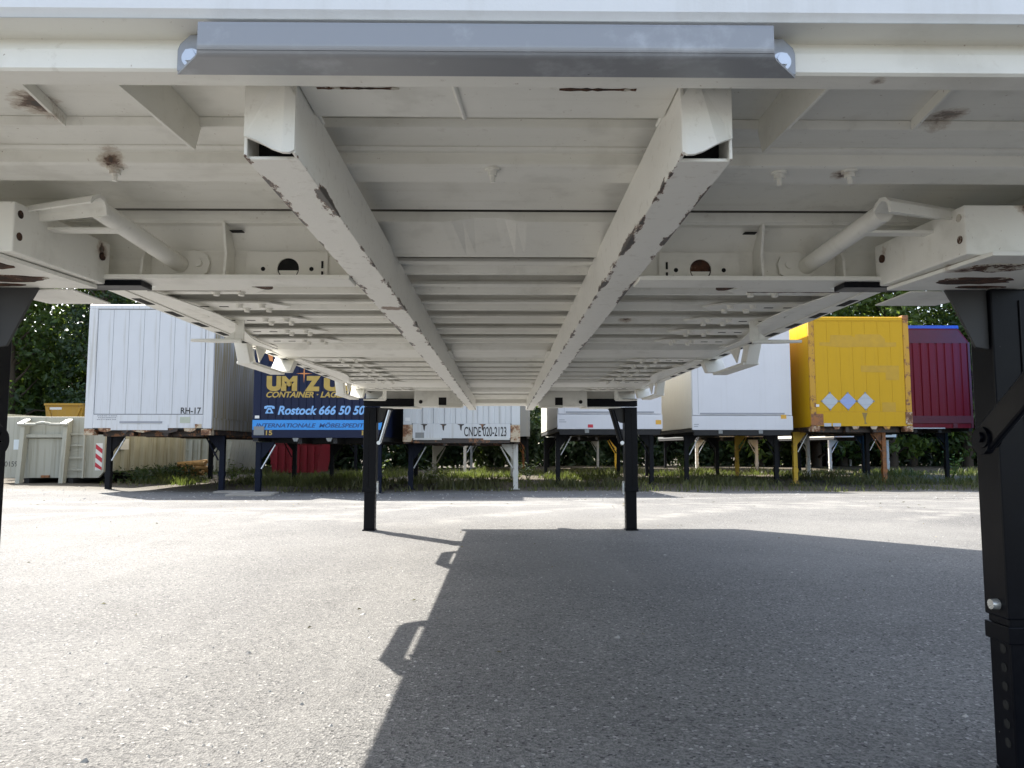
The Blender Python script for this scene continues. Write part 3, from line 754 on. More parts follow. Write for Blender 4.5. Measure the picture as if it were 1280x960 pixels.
for (a, b, h) in ((-.98, -.70, .05), (-.52, -.36, .09), (-.30, .1, .06), (.2, .6, .075), (.7, .95, .05)):
    lp('rusty_lug', MB().prism([(a, zb+.028), (b, zb+.028), (b-.03, zb-h*.4), ((a+b)/2, zb-h), (a+.02, zb-h*.6)], .0, .03, 'y'), P['rustblock'] if h < .07 else P['rustframe'], T)
underframe(T, W, L, zb, P['rustframe'])
lettering('lettering', 'RH-17', W/2-.42, zb+ft+.075, .40, .125, P['ink'], T, .003, .02)
for i, (a, b) in enumerate(((.40, .0), (.36, .02), (.38, .0))):
    for j in range(9):
        xx = -W/2+.25+b+a*j/9; lp('small_print', MB().box(xx, xx+a/9*rnd.uniform(.5, .85), -.0145, -.0125, zb+.262-.036*i, zb+.280-.036*i), P['greyline'], T)
leg_set(T, W, L, zb, [P['legblack'], P['legnavy'], P['legblack'], P['legblack']], (.85, 1.2))
o = lp('foot_plate', MB().tube([(-W/2+.08, .85, .013), (-W/2+.08, .85, .03)], .28, 20), P['concrete'], T)

# --- 2: navy removals body
Y2, x2c = place(314.5, 477, 2.5); g2 = ground_z(x2c, Y2+.3)
T = thing('swap_body', 'navy blue removals swap body with gold and light blue lettering', 'swap body', (x2c, Y2, g2), 'swap bodies parked on legs in the row')
zb = zz(546, 395, Y2)-g2; zt = zb+2.55
Q = lambda px: (px-395.75)/162.5*2.5
Z2 = lambda py: zz(py, 395, Y2)-g2
shell(T, W, L, zb, zt, P['blue'], P['blue'], P['blue'])
pr = []
n = 17; st = W/n
rib = MB()
pts = []
for i in range(n):
    x = -W/2+i*st
    pts += [(x+.001, .012), (x+st*.10, .0), (x+st*.90, .0), (x+st*.999, .012)]
pts += [(W/2, .05), (-W/2, .05)]
lp('front_wall', MB().prism(pts, zb+.14, zt-.05, 'z'), P['blue'], T)
lp('top_rail', MB().box(-W/2, W/2, -.012, .06, zt-.049, zt+.004), P['blue'], T)
lp('sill', MB().box(-W/2, W/2, -.012, .06, zb-.02, zb+.135), P['blue'], T, .004)
lp('band', MB().box(-W/2+.002, W/2-.002, -.0025, .011, Z2(537.5), Z2(525)), P['cyan'], T)
def tx(txt, a, b, y0, y1, m, **k): lettering('lettering', txt, (Q(a)+Q(b))/2, (Z2(y0)+Z2(y1))/2, Q(b)-Q(a), Z2(y0)-Z2(y1), m, T, **k)
tx('UM', 331, 369.5, 470, 489, P['gold'], bold=.085); tx('Z', 379, 399, 470, 489, P['gold'], bold=.085); tx('ÜGE', 403, 461, 469, 489, P['gold'], bold=.085)
tx('CONTAINER · LAGERUNG', 331, 455, 489.5, 497, P['gold'], bold=.035, shear=.25)
tx('Rostock 666 50 50', 346, 455.5, 507, 518.5, P['skyblue'], bold=.03, shear=.25)
tx('INTERNATIONALE  MÖBELSPEDITION', 319, 471, 528, 534.5, P['bandtext'], y=-.005, bold=.025, shear=.25)
tx('15', 332, 340, 538, 544, P['gold'], y=-.014, bold=.03); tx('15', 452, 461, 538, 544, P['gold'], y=-.014, bold=.03)
ph = MB()   # telephone sign: handset over a body with a dial
ph.prism([(Q(329), Z2(509)), (Q(329.5), Z2(507.8)), (Q(333), Z2(507)), (Q(338), Z2(507)), (Q(341.5), Z2(507.8)), (Q(342), Z2(509)), (Q(342), Z2(511)), (Q(339), Z2(511)), (Q(338.5), Z2(509.3)), (Q(332.5), Z2(509.3)), (Q(332), Z2(511)), (Q(329), Z2(511))], -.006, -.004, 'y')
lp('telephone_sign', ph, P['skyblue'], T)
ph = MB().prism([(Q(333.5), Z2(510)), (Q(337.5), Z2(510)), (Q(340.8), Z2(516.8)), (Q(330.2), Z2(516.8))], -.006, -.004, 'y')
o = lp('telephone_sign', ph, P['skyblue'], T)
lp('dial', MB().tube([(Q(335.5), -.006, Z2(514)), (Q(335.5), -.0075, Z2(514))], .027, 14), P['blue'], o)
star = []
for i in range(8):
    a = math.pi/4*i; r_ = (.16, .016)[i % 2]*(1.0 if i % 4 == 0 else 1.15)
    star.append((Q(378)+r_*math.cos(a), Z2(467)+r_*math.sin(a)))
flat(T, 'star', star, P['orange'], -.0045)
flat(T, 'emblem', [(Q(356), Z2(434)), (Q(366), Z2(440)), (Q(361), Z2(450)), (Q(357), Z2(446))], P['gold'], -.0035)
flat(T, 'emblem', [(Q(333), Z2(434)), (Q(338), Z2(435)), (Q(338), Z2(452)), (Q(334), Z2(451)), (Q(332), Z2(444))], P['orange'], -.0035)
lp('sticker', MB().box(Q(317.5), Q(323), -.003, -.001, Z2(523), Z2(519.5)), P['pale'], T)
lp('lock_box', MB().box(Q(317), Q(330), -.03, -.0125, Z2(544), Z2(533)), P['dimgrey'], T)
for px in (369, 411):
    lp('lug', MB().prism([(Q(px-4), zb-.021), (Q(px+4), zb-.021), (Q(px+2), zb-.09), (Q(px-2), zb-.09)], .0, .06, 'y'), P['dimgrey'], T)
underframe(T, W, L, zb, P['darkframe'])
leg_set(T, W, L, zb, [P['legnavy'], P['legnavy'], P['legblack'], P['legblack']], (.20, 1.0))

# --- 3: rusty white corrugated body, centre
Y3, x3c = place(503.5, 650, 2.44); g3 = ground_z(x3c, Y3+.9); W = 2.44
T = thing('swap_body', 'rusty white corrugated swap body with black code along its lower edge', 'swap body', (x3c, Y3, g3), 'swap bodies parked on legs in the row')
Q = lambda px: (px-576.75)/146.5*2.44
Z3 = lambda py: zz(py, 576, Y3)-g3
zb = Z3(549); zt = zb+2.55
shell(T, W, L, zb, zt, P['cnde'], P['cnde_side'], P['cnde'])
pts = []; n = 9; st = (W-.36)/n
for i in range(n):
    x = -W/2+.18+i*st
    pts += [(x, .0), (x+st*.42, .0), (x+st*.52, .032), (x+st*.90, .032)]
pts += [(W/2-.18, 0), (W/2-.18, .055), (-W/2+.18, .055)]
lp('front_wall', MB().prism(pts, zb+.33, zt-.1, 'z'), P['cnde'], T)
lp('top_rail', MB().box(-W/2, W/2, -.01, .06, zt-.099, zt+.003), P['cnde'], T)
for s in (-1, 1):
    lp('corner_post', MB().box(*sorted((s*W/2, s*(W/2-.178))), -.012, .06, zb+.30, zt-.10), P['cnde'], T, .01)
    lp('corner_casting', MB().box(*sorted((s*(W/2+.004), s*(W/2-.20))), -.02, .16, zb-.06, zb+.30), P['rustblock'], T, .012)
sl = lp('sill', MB().box(-W/2+.201, W/2-.201, -.010, .06, zb+.02, zb+.326), P['cnde'], T, .004)
for px in (529, 553, 575, 602):
    lp('rust_patch', MB().prism([(Q(px-4), zb+.315), (Q(px+5), zb+.315), (Q(px+4.2), zb+.29), (Q(px+2.4), zb+.28), (Q(px+1.6), zb+.17), (Q(px+.2), zb+.20), (Q(px-.6), zb+.285)], -.0125, -.0105, 'y'), P['rustframe'], sl)
lp('grey_plate', MB().box(Q(519), Q(530), -.0135, -.0105, zb+.02, zb+.14), P['dimgrey'], sl)
for (a, b) in ((517, 552), (604, 637)):
    lp('step_rail', MB().box(Q(a), Q(b), -.04, -.0105, zb-.015, zb+.025), P['legwhite'], T)
lp('front_beam', MB().box(-W/2+.21, W/2-.21, .0, .12, zb-.08, zb+.018), P['rustframe'], T)
lettering('lettering', 'CNDE 020-2123', (Q(580)+Q(633))/2, (Z3(545.5)+Z3(533.5))/2, Q(633)-Q(580), Z3(533.5)-Z3(545.5), P['ink'], T, -.0125, .015)
lp('sticker', MB().box(Q(506), Q(512), -.0145, -.0125, Z3(526), Z3(522)), P['pale'], T)
underframe(T, W, L, zb, P['rustframe'])
leg_set(T, W, L, zb, [P['legnavy'], P['legwhite'], P['legwhite'], P['legwhite']], (.75, 1.1))

# --- 4, 5: clean white bodies
def clean_white(px0, px1, py_b, label, stickers, zt_h, ins):
    W = 2.5; Y, xc = place(px0, px1, W); gz = ground_z(xc, Y+1)
    T = thing('swap_body', label, 'swap body', (xc, Y, gz), 'swap bodies parked on legs in the row')
    Zp = lambda py: zz(py, (px0+px1)/2, Y)-gz
    Q = lambda px: (px-(px0+px1)/2)/(px1-px0)*W
    zb = Zp(py_b); zt = zb+zt_h
    shell(T, W, L, zb+.05, zt, P['white'], P['whiteside'], P['white'])
    fw = lp('front_wall', MB().box(-W/2+.012, W/2-.012, .0, .06, zb+.36, zt-.045), P['white'], T, .012)
    lp('lower_panel', MB().box(-W/2-.004, W/2+.004, -.008, .06, zb, zb+.352), P['white'], T, .01)
    lp('cover_strip', MB().box(-W/2+.16, -W/2+.165, -.004, -.0005, zb+.40, zt-.1), P['greyline'], fw)
    lp('rub_strip', MB().box(-W/2+.20, W/2-.20, -.014, -.0005, zb+.385, zb+.425), P['greyline'], fw)
    for (a, b, c, d, m) in stickers:
        lp('sticker', MB().box(Q(a), Q(b), -.0105, -.0085, Zp(d), Zp(c)), m, T)
    lp('front_beam', MB().box(-W/2+.05, W/2-.05, .02, .14, zb-.13, zb-.003), P['darkframe'], T)
    for x in (-.55, .45): lp('lug', MB().box(x-.05, x+.05, .0, .018, zb-.09, zb-.004), P['dimgrey'], T)
    underframe(T, W, L, zb+.04, P['darkframe'])
    leg_set(T, W, L, zb, [P['legblack'], P['legblack']], ins)
clean_white(697, 828.5, 536.5, 'clean white swap body with small red sign, right of the rusty corrugated one',
            [(735, 741.5, 530.5, 534.5, P['red']), (820, 827, 525, 530.5, P['sticker']), (699, 706, 524.5, 525.3, P['greyline']), (699, 708, 527, 527.8, P['greyline'])], 2.75, (1.0, 1.1))
clean_white(866, 992, 537.5, 'tall clean white swap body with one orange sticker beside the yellow one',
            [(977, 984, 518.5, 523.5, P['sticker']), (868, 874, 530, 531, P['greyline']), (868, 873, 532.5, 533.5, P['greyline'])], 2.85, (1.0, 1.1))

# --- 6: yellow body
W = 2.5; Y6, x6c = place(1015, 1142, W); g6 = ground_z(x6c, Y6+1.2)
T = thing('swap_body', 'rust marked yellow swap body with three silver diamond placards', 'swap body', (x6c, Y6, g6), 'swap bodies parked on legs in the row')
Q = lambda px: (px-1078.5)/127*W
Z6 = lambda py: zz(py, 1078, Y6)-g6
zb = Z6(533.5); zt = Z6(396)
shell(T, W, L, zb, zt, P['yellow'], P['yellow'], P['yellow'])
for s in (-1, 1):
    cp = lp('corner_post', MB().box(*sorted((s*W/2, s*(W/2-.14))), -.014, .06, zb+.03, zt-.07), P['yellowpost'], T, .012)
    lp('corner_casting', MB().box(*sorted((s*(W/2+.004), s*(W/2-.21))), -.022, .16, zb-.12, zb+.02), P['rustblock'], T, .012)
    lp('corner_casting', MB().box(*sorted((s*(W/2+.004), s*(W/2-.15))), -.02, .16, zt-.075, zt+.035), P['rustleg'], T, .012)
lp('rust_plate', MB().box(-W/2+.0, -W/2+.30, -.02, -.0145, zb+.03, zb+.32), P['rustleg'], T)
lp('rust_plate', MB().box(W/2-.17, W/2-.0, -.02, -.0145, zb+.06, zb+.36), P['rustblock'], T)
lp('top_rail', MB().prism([(-.012, zt-.10), (-.006, zt-.02), (.03, zt+.004), (.06, zt+.004), (.06, zt-.10)], -W/2+.152, W/2-.152), P['yellow'], T)
n = 7; x0 = -W/2+.145; pw = (W-.29)/n
pm = MB().box(0.003, pw-.003, .002, .05, zb+.372, zt-.104).mesh('panel', P['yellow'])
for i in range(n): link('panel', pm, T, (x0+i*pw, 0, 0))
lp('seam_backing', MB().box(-W/2+.141, W/2-.141, .008, .049, zb+.35, zt-.101), P['yellow2'], T)
lp('sill', MB().box(-W/2+.141, W/2-.141, -.008, .06, zb+.015, zb+.362), P['yellow'], T, .004)
PP = lambda a: [(Q(x), Z6(y)) for x, y in a]
flat(T, 'paint_patch', PP([(1029, 428), (1042, 428), (1043, 419), (1068, 419), (1074, 422), (1074, 418), (1106, 418), (1112, 424), (1112, 428), (1126, 428), (1126, 433), (1108, 434), (1080, 433.5), (1060, 434.5), (1029, 432)]), P['yellow2'], .0012)
flat(T, 'paint_patch', PP([(1080, 457), (1128, 457), (1128, 475), (1111, 475), (1111, 465.5), (1080, 465)]), P['yellow2'], .0012)
flat(T, 'paint_patch', PP([(1105, 503), (1122, 503), (1122, 515), (1105, 515)]), P['yellow2'], .0012)
for i, px in enumerate((1039.5, 1062, 1084)):
    r_ = .212
    f = flat(T, 'placard', [(Q(px)+a*r_, Z6(501.5)+b*r_) for a, b in ((-1, 0), (0, -1), (1, 0), (0, 1))], P['placardblue'] if i == 1 else P['placard'], -.002, .006)
    for (a, b) in ((-1, 0), (0, -1), (1, 0), (0, 1)):
        lp('hinge', MB().tube([(Q(px)+a*r_*.97, -.008, Z6(501.5)+b*r_*.97), (Q(px)+a*r_*.97, -.016, Z6(501.5)+b*r_*.97)], .022, 8), P['dimgrey'], f)
    for dz in (-.09, .07):
        lp('fold_line', MB().box(Q(px)-.13, Q(px)+.13, -.0095, -.0085, Z6(501.5)+dz, Z6(501.5)+dz+.008), P['greyline'], f)
for (a, b) in ((1031, 1040), (1042, 1052)):
    lp('number_plate', MB().box(Q(a), Q(b), -.012, -.0085, Z6(533), Z6(529)), P['placard'], T)
lp('drip_stain', MB().prism(PP([(1079, 516), (1086, 516), (1084, 521), (1083.2, 527), (1085, 530), (1081.5, 530), (1082, 526)]), -.0105, -.0085, 'y'), plain('brown_smear', (.25, .17, .05), .7), T)
lp('sticker', MB().box(Q(1021.5), Q(1025.5), -.017, -.0145, Z6(508.5), Z6(505.5)), P['pale'], T)
lp('front_beam', MB().box(-W/2+.22, W/2-.22, .22, .34, zb-.13, zb+.013), P['rustframe'], T)
for x in (-.62, -.15, .30, .62): lp('lug', MB().prism([(x-.09, zb+.014), (x+.09, zb+.014), (x+.05, zb-.06), (x-.05, zb-.06)], .0, .03, 'y'), P['rustblock'] if x < .5 else P['yellowpost'], T)
underframe(T, W, L, zb, P['rustframe'])
leg_set(T, W, L, zb, [P['yellowleg'], P['rustleg'], P['yellowleg'], P['legwhite']], (1.3, 1.3))

# --- 7: maroon body with blue roof tarpaulin
Y7 = 20.6; xr = at(1217, 540, Y7).x; x7c = xr-1.25; g7 = ground_z(x7c, Y7+1.2)
T = thing('swap_body', 'dusty maroon swap body with blue roof edge right of the yellow one', 'swap body', (x7c, Y7, g7), 'swap bodies parked on legs in the row')
Z7 = lambda py: zz(py, 1180, Y7)-g7
zb = Z7(535); zt = Z7(407); zc = Z7(428)
lp('rear_wall', MB().box(-W/2, W/2, L-.04, L, zb, zc), P['maroon'], T)
lp('roof', MB().prism([(-W/2, zc), (-W/2+.30, zt-.085), (W/2-.30, zt-.085), (W/2, zc), (W/2-.04, zc), (W/2-.32, zt-.12), (-W/2+.32, zt-.12), (-W/2+.04, zc)], .0, L, 'y'), P['maroon'], T)
lp('roof_tarpaulin', MB().prism([(-W/2+.28, zt-.084), (-W/2+.30, zt), (W/2-.30, zt), (W/2-.28, zt-.084)], -.02, L, 'y'), P['tarpblue'], T)
lp('gable', MB().prism([(-W/2+.03, zc-.02), (-W/2+.31, zt-.122), (W/2-.31, zt-.122), (W/2-.03, zc-.02)], .0, .04, 'y'), P['maroonlow'], T)
pts = []; n = 11; st = W/n
for i in range(n):
    x = -W/2+i*st; pts += [(x, .0), (x+st*.62, .0), (x+st*.70, .03), (x+st*.92, .03)]
pts += [(W/2, 0), (W/2, .06), (-W/2, .06)]
lp('front_wall', MB().prism(pts, zb+.34, zc-.021, 'z'), P['maroon'], T)
for s in (-1, 1):
    lp('side_wall', MB().box(*sorted((s*W/2, s*(W/2-.03))), .061, L-.041, zb, zc-.001), P['maroon'], T)
    lp('corner_post', MB().box(*sorted((s*(W/2+.012), s*(W/2-.05))), -.012, -.0005, zb, zc), P['maroonlow'], T)
lp('sill', MB().box(-W/2+.051, W/2-.051, -.012, .06, zb+.13, zb+.338), P['maroonlow'], T, .004)
lp('lower_beam', MB().box(-W/2+.051, W/2-.051, .02, .06, zb, zb+.128), P['maroon'], T)
for x in (-.9, .75): lp('support', MB().box(x-.06, x+.06, -.008, .018, zb+.0, zb+.129), P['maroonlow'], T)
lp('step_rail', MB().box(-.55, .45, -.02, .0, zb-.02, zb+.01), P['placard'], T)
lp('floor', MB().box(-W/2+.03, W/2-.03, .061, L-.041, zb, zb+.05), P['darkframe'], T)
underframe(T, W, L, zb, P['darkframe'])
leg_set(T, W, L, zb, [P['legblack'], P['legblack']], (1.2, 1.2))

# --- 8: bright blue body at the right edge of the view
x8 = at(1273, 400, 18.9).x+1.25*math.cos(R(40)); g8 = ground_z(x8, 19)
T = thing('swap_body', 'bright blue swap body partly hidden behind the near right leg', 'swap body', (x8, 18.9-.8, g8), 'swap bodies parked on legs in the row', R(-40))
zb = 1.3; zt = zz(365, 1276, 18.9)-g8
shell(T, W, L, zb, zt, P['brightblue'], P['brightblue'], P['brightblue'])
lp('front_wall', MB().box(-W/2, W/2, 0, .06, zb, zt-.041), P['brightblue'], T, .01)
for zq in (1.6, 2.6, 3.6): lp('strap', MB().box(-W/2-.004, W/2+.004, -.006, -.0005, zq, zq+.05), P['tarpblue'], T)
underframe(T, W, L, zb, P['darkframe']); leg_set(T, W, L, zb, [P['legblack']], (1.2, 1.2))

# --- second row: bodies further back, whose legs show below the first row
for (pc, Y, m, mat, label) in ((620, 27.5, [P['legwhite'], P['legblack'], P['legwhite'], P['rustleg']], P['dimgrey'], 'dull grey swap body on white legs behind the rusty corrugated one'),
                               (735, 29.0, [P['legwhite'], P['yellowleg'], P['legblack'], P['legwhite']], P['whiteside'], 'pale swap body on white and yellow legs behind the one with red sign'),
                               (914, 28.5, [P['legwhite'], P['legwhite'], P['legblack'], P['legblack']], P['dimgrey'], 'dim grey swap body on white legs behind the tall clean white one'),
                               (1082, 29.5, [P['legwhite'], P['legwhite'], P['legblack'], P['legblack']], P['whiteside'], 'cream swap body on braced white legs behind the yellow one'),
                               (402, 28.2, [P['legblack'], P['legblack']], P['dimgrey'], 'grey swap body on black legs behind the red skip')):
    x = at(pc, 560, Y).x; gz = ground_z(x, Y)
    T = thing('swap_body', label, 'swap body', (x, Y, gz), 'swap bodies in the second row')
    shell(T, W, L, 1.35, 3.75, mat, mat, mat)
    lp('front_wall', MB().box(-W/2, W/2, 0, .06, 1.35, 3.70), mat, T)
    underframe(T, W, L, 1.35, P['darkframe']); leg_set(T, W, L, 1.35, m, (.6, 1.2))

# ------------------------------------------------------------------ skips
def hazard(root, xa, xb, za, zb_, y):
    pl = lp('hazard_board', MB().box(xa, xb, y-.006, y-.001, za, zb_), P['pale'], root)
    wd = xb-xa; h = (zb_-za)/6
    for i in range(3):
        z = zb_-h*.2-2*h*i; 
        pts = [(xa+.002, z), (xa+.002, max(za+.002, z-h)), (xb-.002, max(za+.002, z-h-wd*.75)), (xb-.002, max(za+.002, z-wd*.75))]
        lp('red_stripe', MB().prism(pts, y-.0085, y-.0065, 'y'), P['red'], pl)
YS = 17.4; xa, xb = at(1, 560, YS).x, at(131, 560, YS).x; xc = (xa+xb)/2; gs = ground_z(xc, YS)
T = thing('roll_off_skip', 'long grey roll-off skip with ladder, hook frame and striped boards', 'skip', (xc, YS, gs))
Q = lambda px: at(px, 560, YS).x-xc
ZS = lambda py: zz(py, 66, YS)-gs
w2 = (xb-xa)/2; zt, zb = ZS(521), ZS(597.5); Ls = 4.4
lp('end_wall', MB().prism([(-w2, zb+.10), (-w2+.10, zb), (w2-.12, zb), (w2, zb+.14), (w2, zt), (-w2, zt)], 0, .08, 'y'), P['skip'], T, .01)
for s in (-1, 1):
    sw = lp('side_wall', MB().box(*sorted((s*w2, s*(w2-.05))), .081, Ls, zb+.14, zt), P['skipside'], T)
    for i in range(9): lp('rib', MB().prism([(s*(w2+.0005), .25+i*.47), (s*(w2+.07), .29+i*.47), (s*(w2+.07), .37+i*.47), (s*(w2+.0005), .41+i*.47)], zb+.15, zt-.06, 'z'), P['skipside'], sw)
    lp('top_rail', MB().box(*sorted((s*(w2-.05), s*(w2+.08))), .081, Ls, zt+.001, zt+.07), P['skip'], sw)
lp('rear_wall', MB().box(-w2+.051, w2-.051, Ls-.06, Ls-.001, zb+.14, zt-.01), P['skip'], T)
lp('floor', MB().box(-w2+.051, w2-.051, .081, Ls-.061, zb+.14, zb+.20), P['skip'], T)
for s in (-1, 1):
    lp('skid', MB().box(s*.5-.06, s*.5+.06, -.1, Ls, -.03, zb-.002), P['darkframe'], T)
    px = 34 if s < 0 else 87
    lp('hook_post', MB().prism([(-.16, -.02), (-.30, -.02), (-.20, ZS(527)), (.0, ZS(523)), (-.005, ZS(531))], Q(px)-.05, Q(px)+.05), P['skip'], T, .006)
    lp('post_cap', MB().prism([(-.30, ZS(529.5)), (-.04, ZS(524)), (-.02, ZS(525)), (-.27, ZS(531))], Q(px)-.065, Q(px)+.065), P['pale'], T)
lp('hook_bar', MB().tube([(Q(30), -.24, ZS(531)), (Q(51), -.24, ZS(531)), (Q(54), -.25, ZS(529.8)), (Q(60), -.26, ZS(529)), (Q(66), -.25, ZS(529.8)), (Q(70), -.24, ZS(531)), (Q(92), -.24, ZS(531))], .035, 10), P['skip'], T)
lp('cross_bar', MB().box(Q(34)+.051, Q(87)-.051, -.14, -.001, ZS(547), ZS(543)), P['skip'], T)
lp('front_plate', MB().box(Q(34)+.051, Q(87)-.051, -.05, -.001, zb+.002, ZS(548)), P['skip'], T, .01)
lp('bracket', MB().box(Q(56), Q(66), -.10, -.051, ZS(597), ZS(594)), P['rustleg'], T)
ladx = (Q(91), Q(107.5))
for x in ladx[1:]: lp('ladder_rail', MB().box(x-.02, x+.02, -.10, -.06, zb, ZS(541)), P['skip'], T)
for py in (542.5, 556.5, 572, 587): lp('rung', MB().box(Q(87)+.055, ladx[1]-.021, -.09, -.062, ZS(py)-.02, ZS(py)+.02), P['skip'], T)
hazard(T, Q(120), Q(128.5), ZS(588), ZS(554), 0); hazard(T, Q(1), Q(6.5), ZS(589), ZS(569.5), 0)
lettering('lettering', '0159', Q(15), ZS(580), Q(23.5)-Q(7.5), ZS(577)-ZS(583.5), P['ink'], T, -.003)
lp('notice', MB().box(Q(17), Q(27), -.006, -.001, ZS(562), ZS(549.5)), plain('white_notice', (.62, .68, .70), .5), T)
for i in range(4): lp('notice_line', MB().box(Q(28), Q(32), -.006, -.001, ZS(559.5-2.6*i), ZS(558.2-2.6*i)), P['placardblue'], T)
lp('notice', MB().prism([(.55, ZS(562)), (.95, ZS(562)), (.95, ZS(548)), (.55, ZS(548))], w2+.072, w2+.078), P['pale'], T)

YO = 23.0; xa = at(56, 515, YO).x; xb = at(104, 515, YO).x; go = ground_z(xa, YO); zt = zz(507, 80, YO)-go
T = thing('skip', 'ochre yellow open skip rising behind the long grey roll-off skip', 'skip', ((xa+xb)/2, YO, go))
w2 = (xb-xa)/2
for (y0, y1) in ((0, .06), (1.94, 2.0)): lp('end_wall', MB().prism([(-w2+.25, .05), (w2-.25, .05), (w2, zt), (-w2, zt)], y0, y1, 'y'), P['ochre'], T)
for s in (-1, 1):
    lp('side_wall', MB().prism([(s*(w2-.25), .05), (s*w2, zt), (s*(w2-.05), zt), (s*(w2-.30), .05)], .061, 1.939, 'y'), P['ochre'], T)
    lp('end_rib', MB().prism([(s*(w2-.05), zt-.08), (s*(w2-.25), zt-.55), (s*(w2-.33), zt-.55), (s*(w2-.12), zt-.08)], -.05, -.001, 'y'), P['ochre'], T)
lp('floor', MB().box(-w2+.31, w2-.31, .061, 1.939, .05, .1), P['ochre'], T)
lp('rim', MB().box(-w2, w2, -.06, .061, zt+.001, zt+.07), P['ochre'], T)
lp('label_plate', MB().box(at(62, 515, YO).x-(xa+xb)/2, at(77, 515, YO).x-(xa+xb)/2, -.006, -.001, zz(512, 80, YO)-go, zz(509, 80, YO)-go), P['pale'], T)

def ribbed_skip(px0, px1, py0, py1, Y, ln, mat, label, nr=6):
    xa, xb = at(px0, 570, Y).x, at(px1, 570, Y).x; xc = (xa+xb)/2; gz = ground_z(xc, Y); zt = zz(py0, px0, Y)-gz; w2 = (xb-xa)/2
    T = thing('skip', label, 'skip', (xc, Y, gz)); zb = .06
    sl_ = .16
    for (y0, y1) in ((0, .05), (ln-.05, ln)):
        e = lp('end_wall', MB().prism([(-w2+sl_, zb), (w2-sl_, zb), (w2, zt), (-w2, zt)], y0, y1, 'y'), mat, T)
        if y0 == 0:
            for i in range(nr):
                x = (-w2+sl_)+(2*w2-2*sl_)*(i+.5)/nr
                lp('rib', MB().box(x-.05, x+.05, -.06, -.001, zb, zt-.06), mat, e)
            for zq in (.33, .66): lp('waist_rail', MB().box(-w2+sl_*.6, w2-sl_*.6, -.03, -.0008, zb+(zt-zb)*zq-.03, zb+(zt-zb)*zq+.03), mat, e)
    for s in (-1, 1): lp('side_wall', MB().prism([(s*(w2-sl_), zb), (s*w2, zt), (s*(w2-.05), zt), (s*(w2-sl_-.05), zb)], .051, ln-.051, 'y'), mat, T)
    lp('rim', MB().box(-w2-.03, w2+.03, -.05, .05, zt+.001, zt+.06), mat, T)
    lp('floor', MB().box(-w2+sl_+.05, w2-sl_-.05, .051, ln-.051, zb, zb+.05), mat, T)
    return T
ribbed_skip(335, 402, 555, 590, 25.0, 1.6, P['redskip'], 'faded red ribbed skip standing in the grass below the navy body')
ribbed_skip(228, 290, 548, 575, 24.5, 3.0, P['skipside'], 'pale beige skip behind the legs of the weathered white body', 5)

# planks and slabs laid under feet
for (px, py, w_, d_, rz, lab) in ((296, 608.5, .8, .35, .05, 'grey plank under the near right foot of the weathered white body'),
                                  (318, 611.5, .85, .3, -.04, 'dark plank lying below the left foot of the navy body'),
                                  (312, 616, .80, .16, .02, 'thin loose board lying on the asphalt before the navy body')):
    t = .752+.1; Y = 14.4+(611-py)*.22; p = at(px, py, Y)
    gz = ground_z(p.x, Y)
    o = link('plank', MB().box(-w_/2, w_/2, -d_/2, d_/2, 0, .035).mesh('plank', P['concrete']), None, (p.x, Y, gz), .004)
    o.rotation_euler.z = rz; tag(o, lab, 'plank')
# heap of sawn timber offcuts
p = at(238, 590, 21.5); T = thing('timber_heap', 'small heap of orange timber offcuts between skips', 'timber', (p.x, 21.5, ground_z(p.x, 21.5)))
tim = plain('orange_timber', (.45, .27, .10), .8, 0, .3)
for i in range(14):
    a = rnd.uniform(-.5, .5); x, z = rnd.uniform(-.45, .3), .08+.05*(i % 7)
    m = MB().tube([(x-.35*math.cos(a), -.3*math.sin(a)+rnd.uniform(-.2, .2), z), (x+.35*math.cos(a), .3*math.sin(a)+rnd.uniform(-.2, .2), z+rnd.uniform(-.08, .08))], rnd.uniform(.05, .09), 8)
    lp('log', m, tim, T)

# sunlit pale platform far behind on the right
p0, p1 = at(1060, 548, 38.5), at(1225, 548, 38.5); gz = ground_z(p0.x, 38.5)
T = thing('flat_rack', 'pale sunlit platform frame far behind the yellow and maroon bodies', 'platform', ((p0.x+p1.x)/2, 38.5, gz))
w2 = (p1.x-p0.x)/2; zc = zz(546, 1140, 38.5)-gz
lp('deck', MB().box(-w2, w2, 0, 2.2, zc+.1, zc+.28), P['legwhite'], T)
lp('edge_rail', MB().box(-w2, w2, -.05, -.001, zc-.22, zc-.08), P['legwhite'], T)
for i in range(9):
    x = -w2+.1+i*(2*w2-.2)/8
    lp('post', MB().box(x-.05, x+.05, -.05, .05, -.05, zc+.099) if False else MB().box(x-.05, x+.05, .001, .1, -.05, zc+.099), P['legwhite'], T)

# ------------------------------------------------------------------ trees
def rand_dir(): 
    while True:
        v = Vector((rnd.uniform(-1, 1), rnd.uniform(-1, 1), rnd.uniform(-1, 1)))
        if .05 < v.length < 1: return v.normalized()
def crown_mesh(name, clumps, leaves, size, mat):
    V = []; F = []
    for (c, r) in clumps:
        c = Vector(c); n = int(leaves*r*r)
        for _ in range(n):
            d = rand_dir(); rr = r*(.45+.6*rnd.random()**.7)
            p = c+Vector((d.x*rr, d.y*rr, d.z*rr*.8))
            nrm = (d*.5+rand_dir()*.8+Vector((0, 0, .35))).normalized(); u = nrm.orthogonal().normalized()
            q = Matrix.Rotation(rnd.uniform(0, 6.28), 3, nrm); u = q @ u; v = nrm.cross(u)
            s = size*rnd.uniform(.6, 1.35); i = len(V)
            V += [p-u*s*.55, p+v*s*.30+nrm*s*.08, p+u*s*.6-nrm*s*.06, p-v*s*.30+nrm*s*.08]
            F.append((i, i+1, i+2, i+3))
    me = bpy.data.meshes.new(name); me.from_pydata([tuple(v) for v in V], [], F); me.materials.append(mat); return me
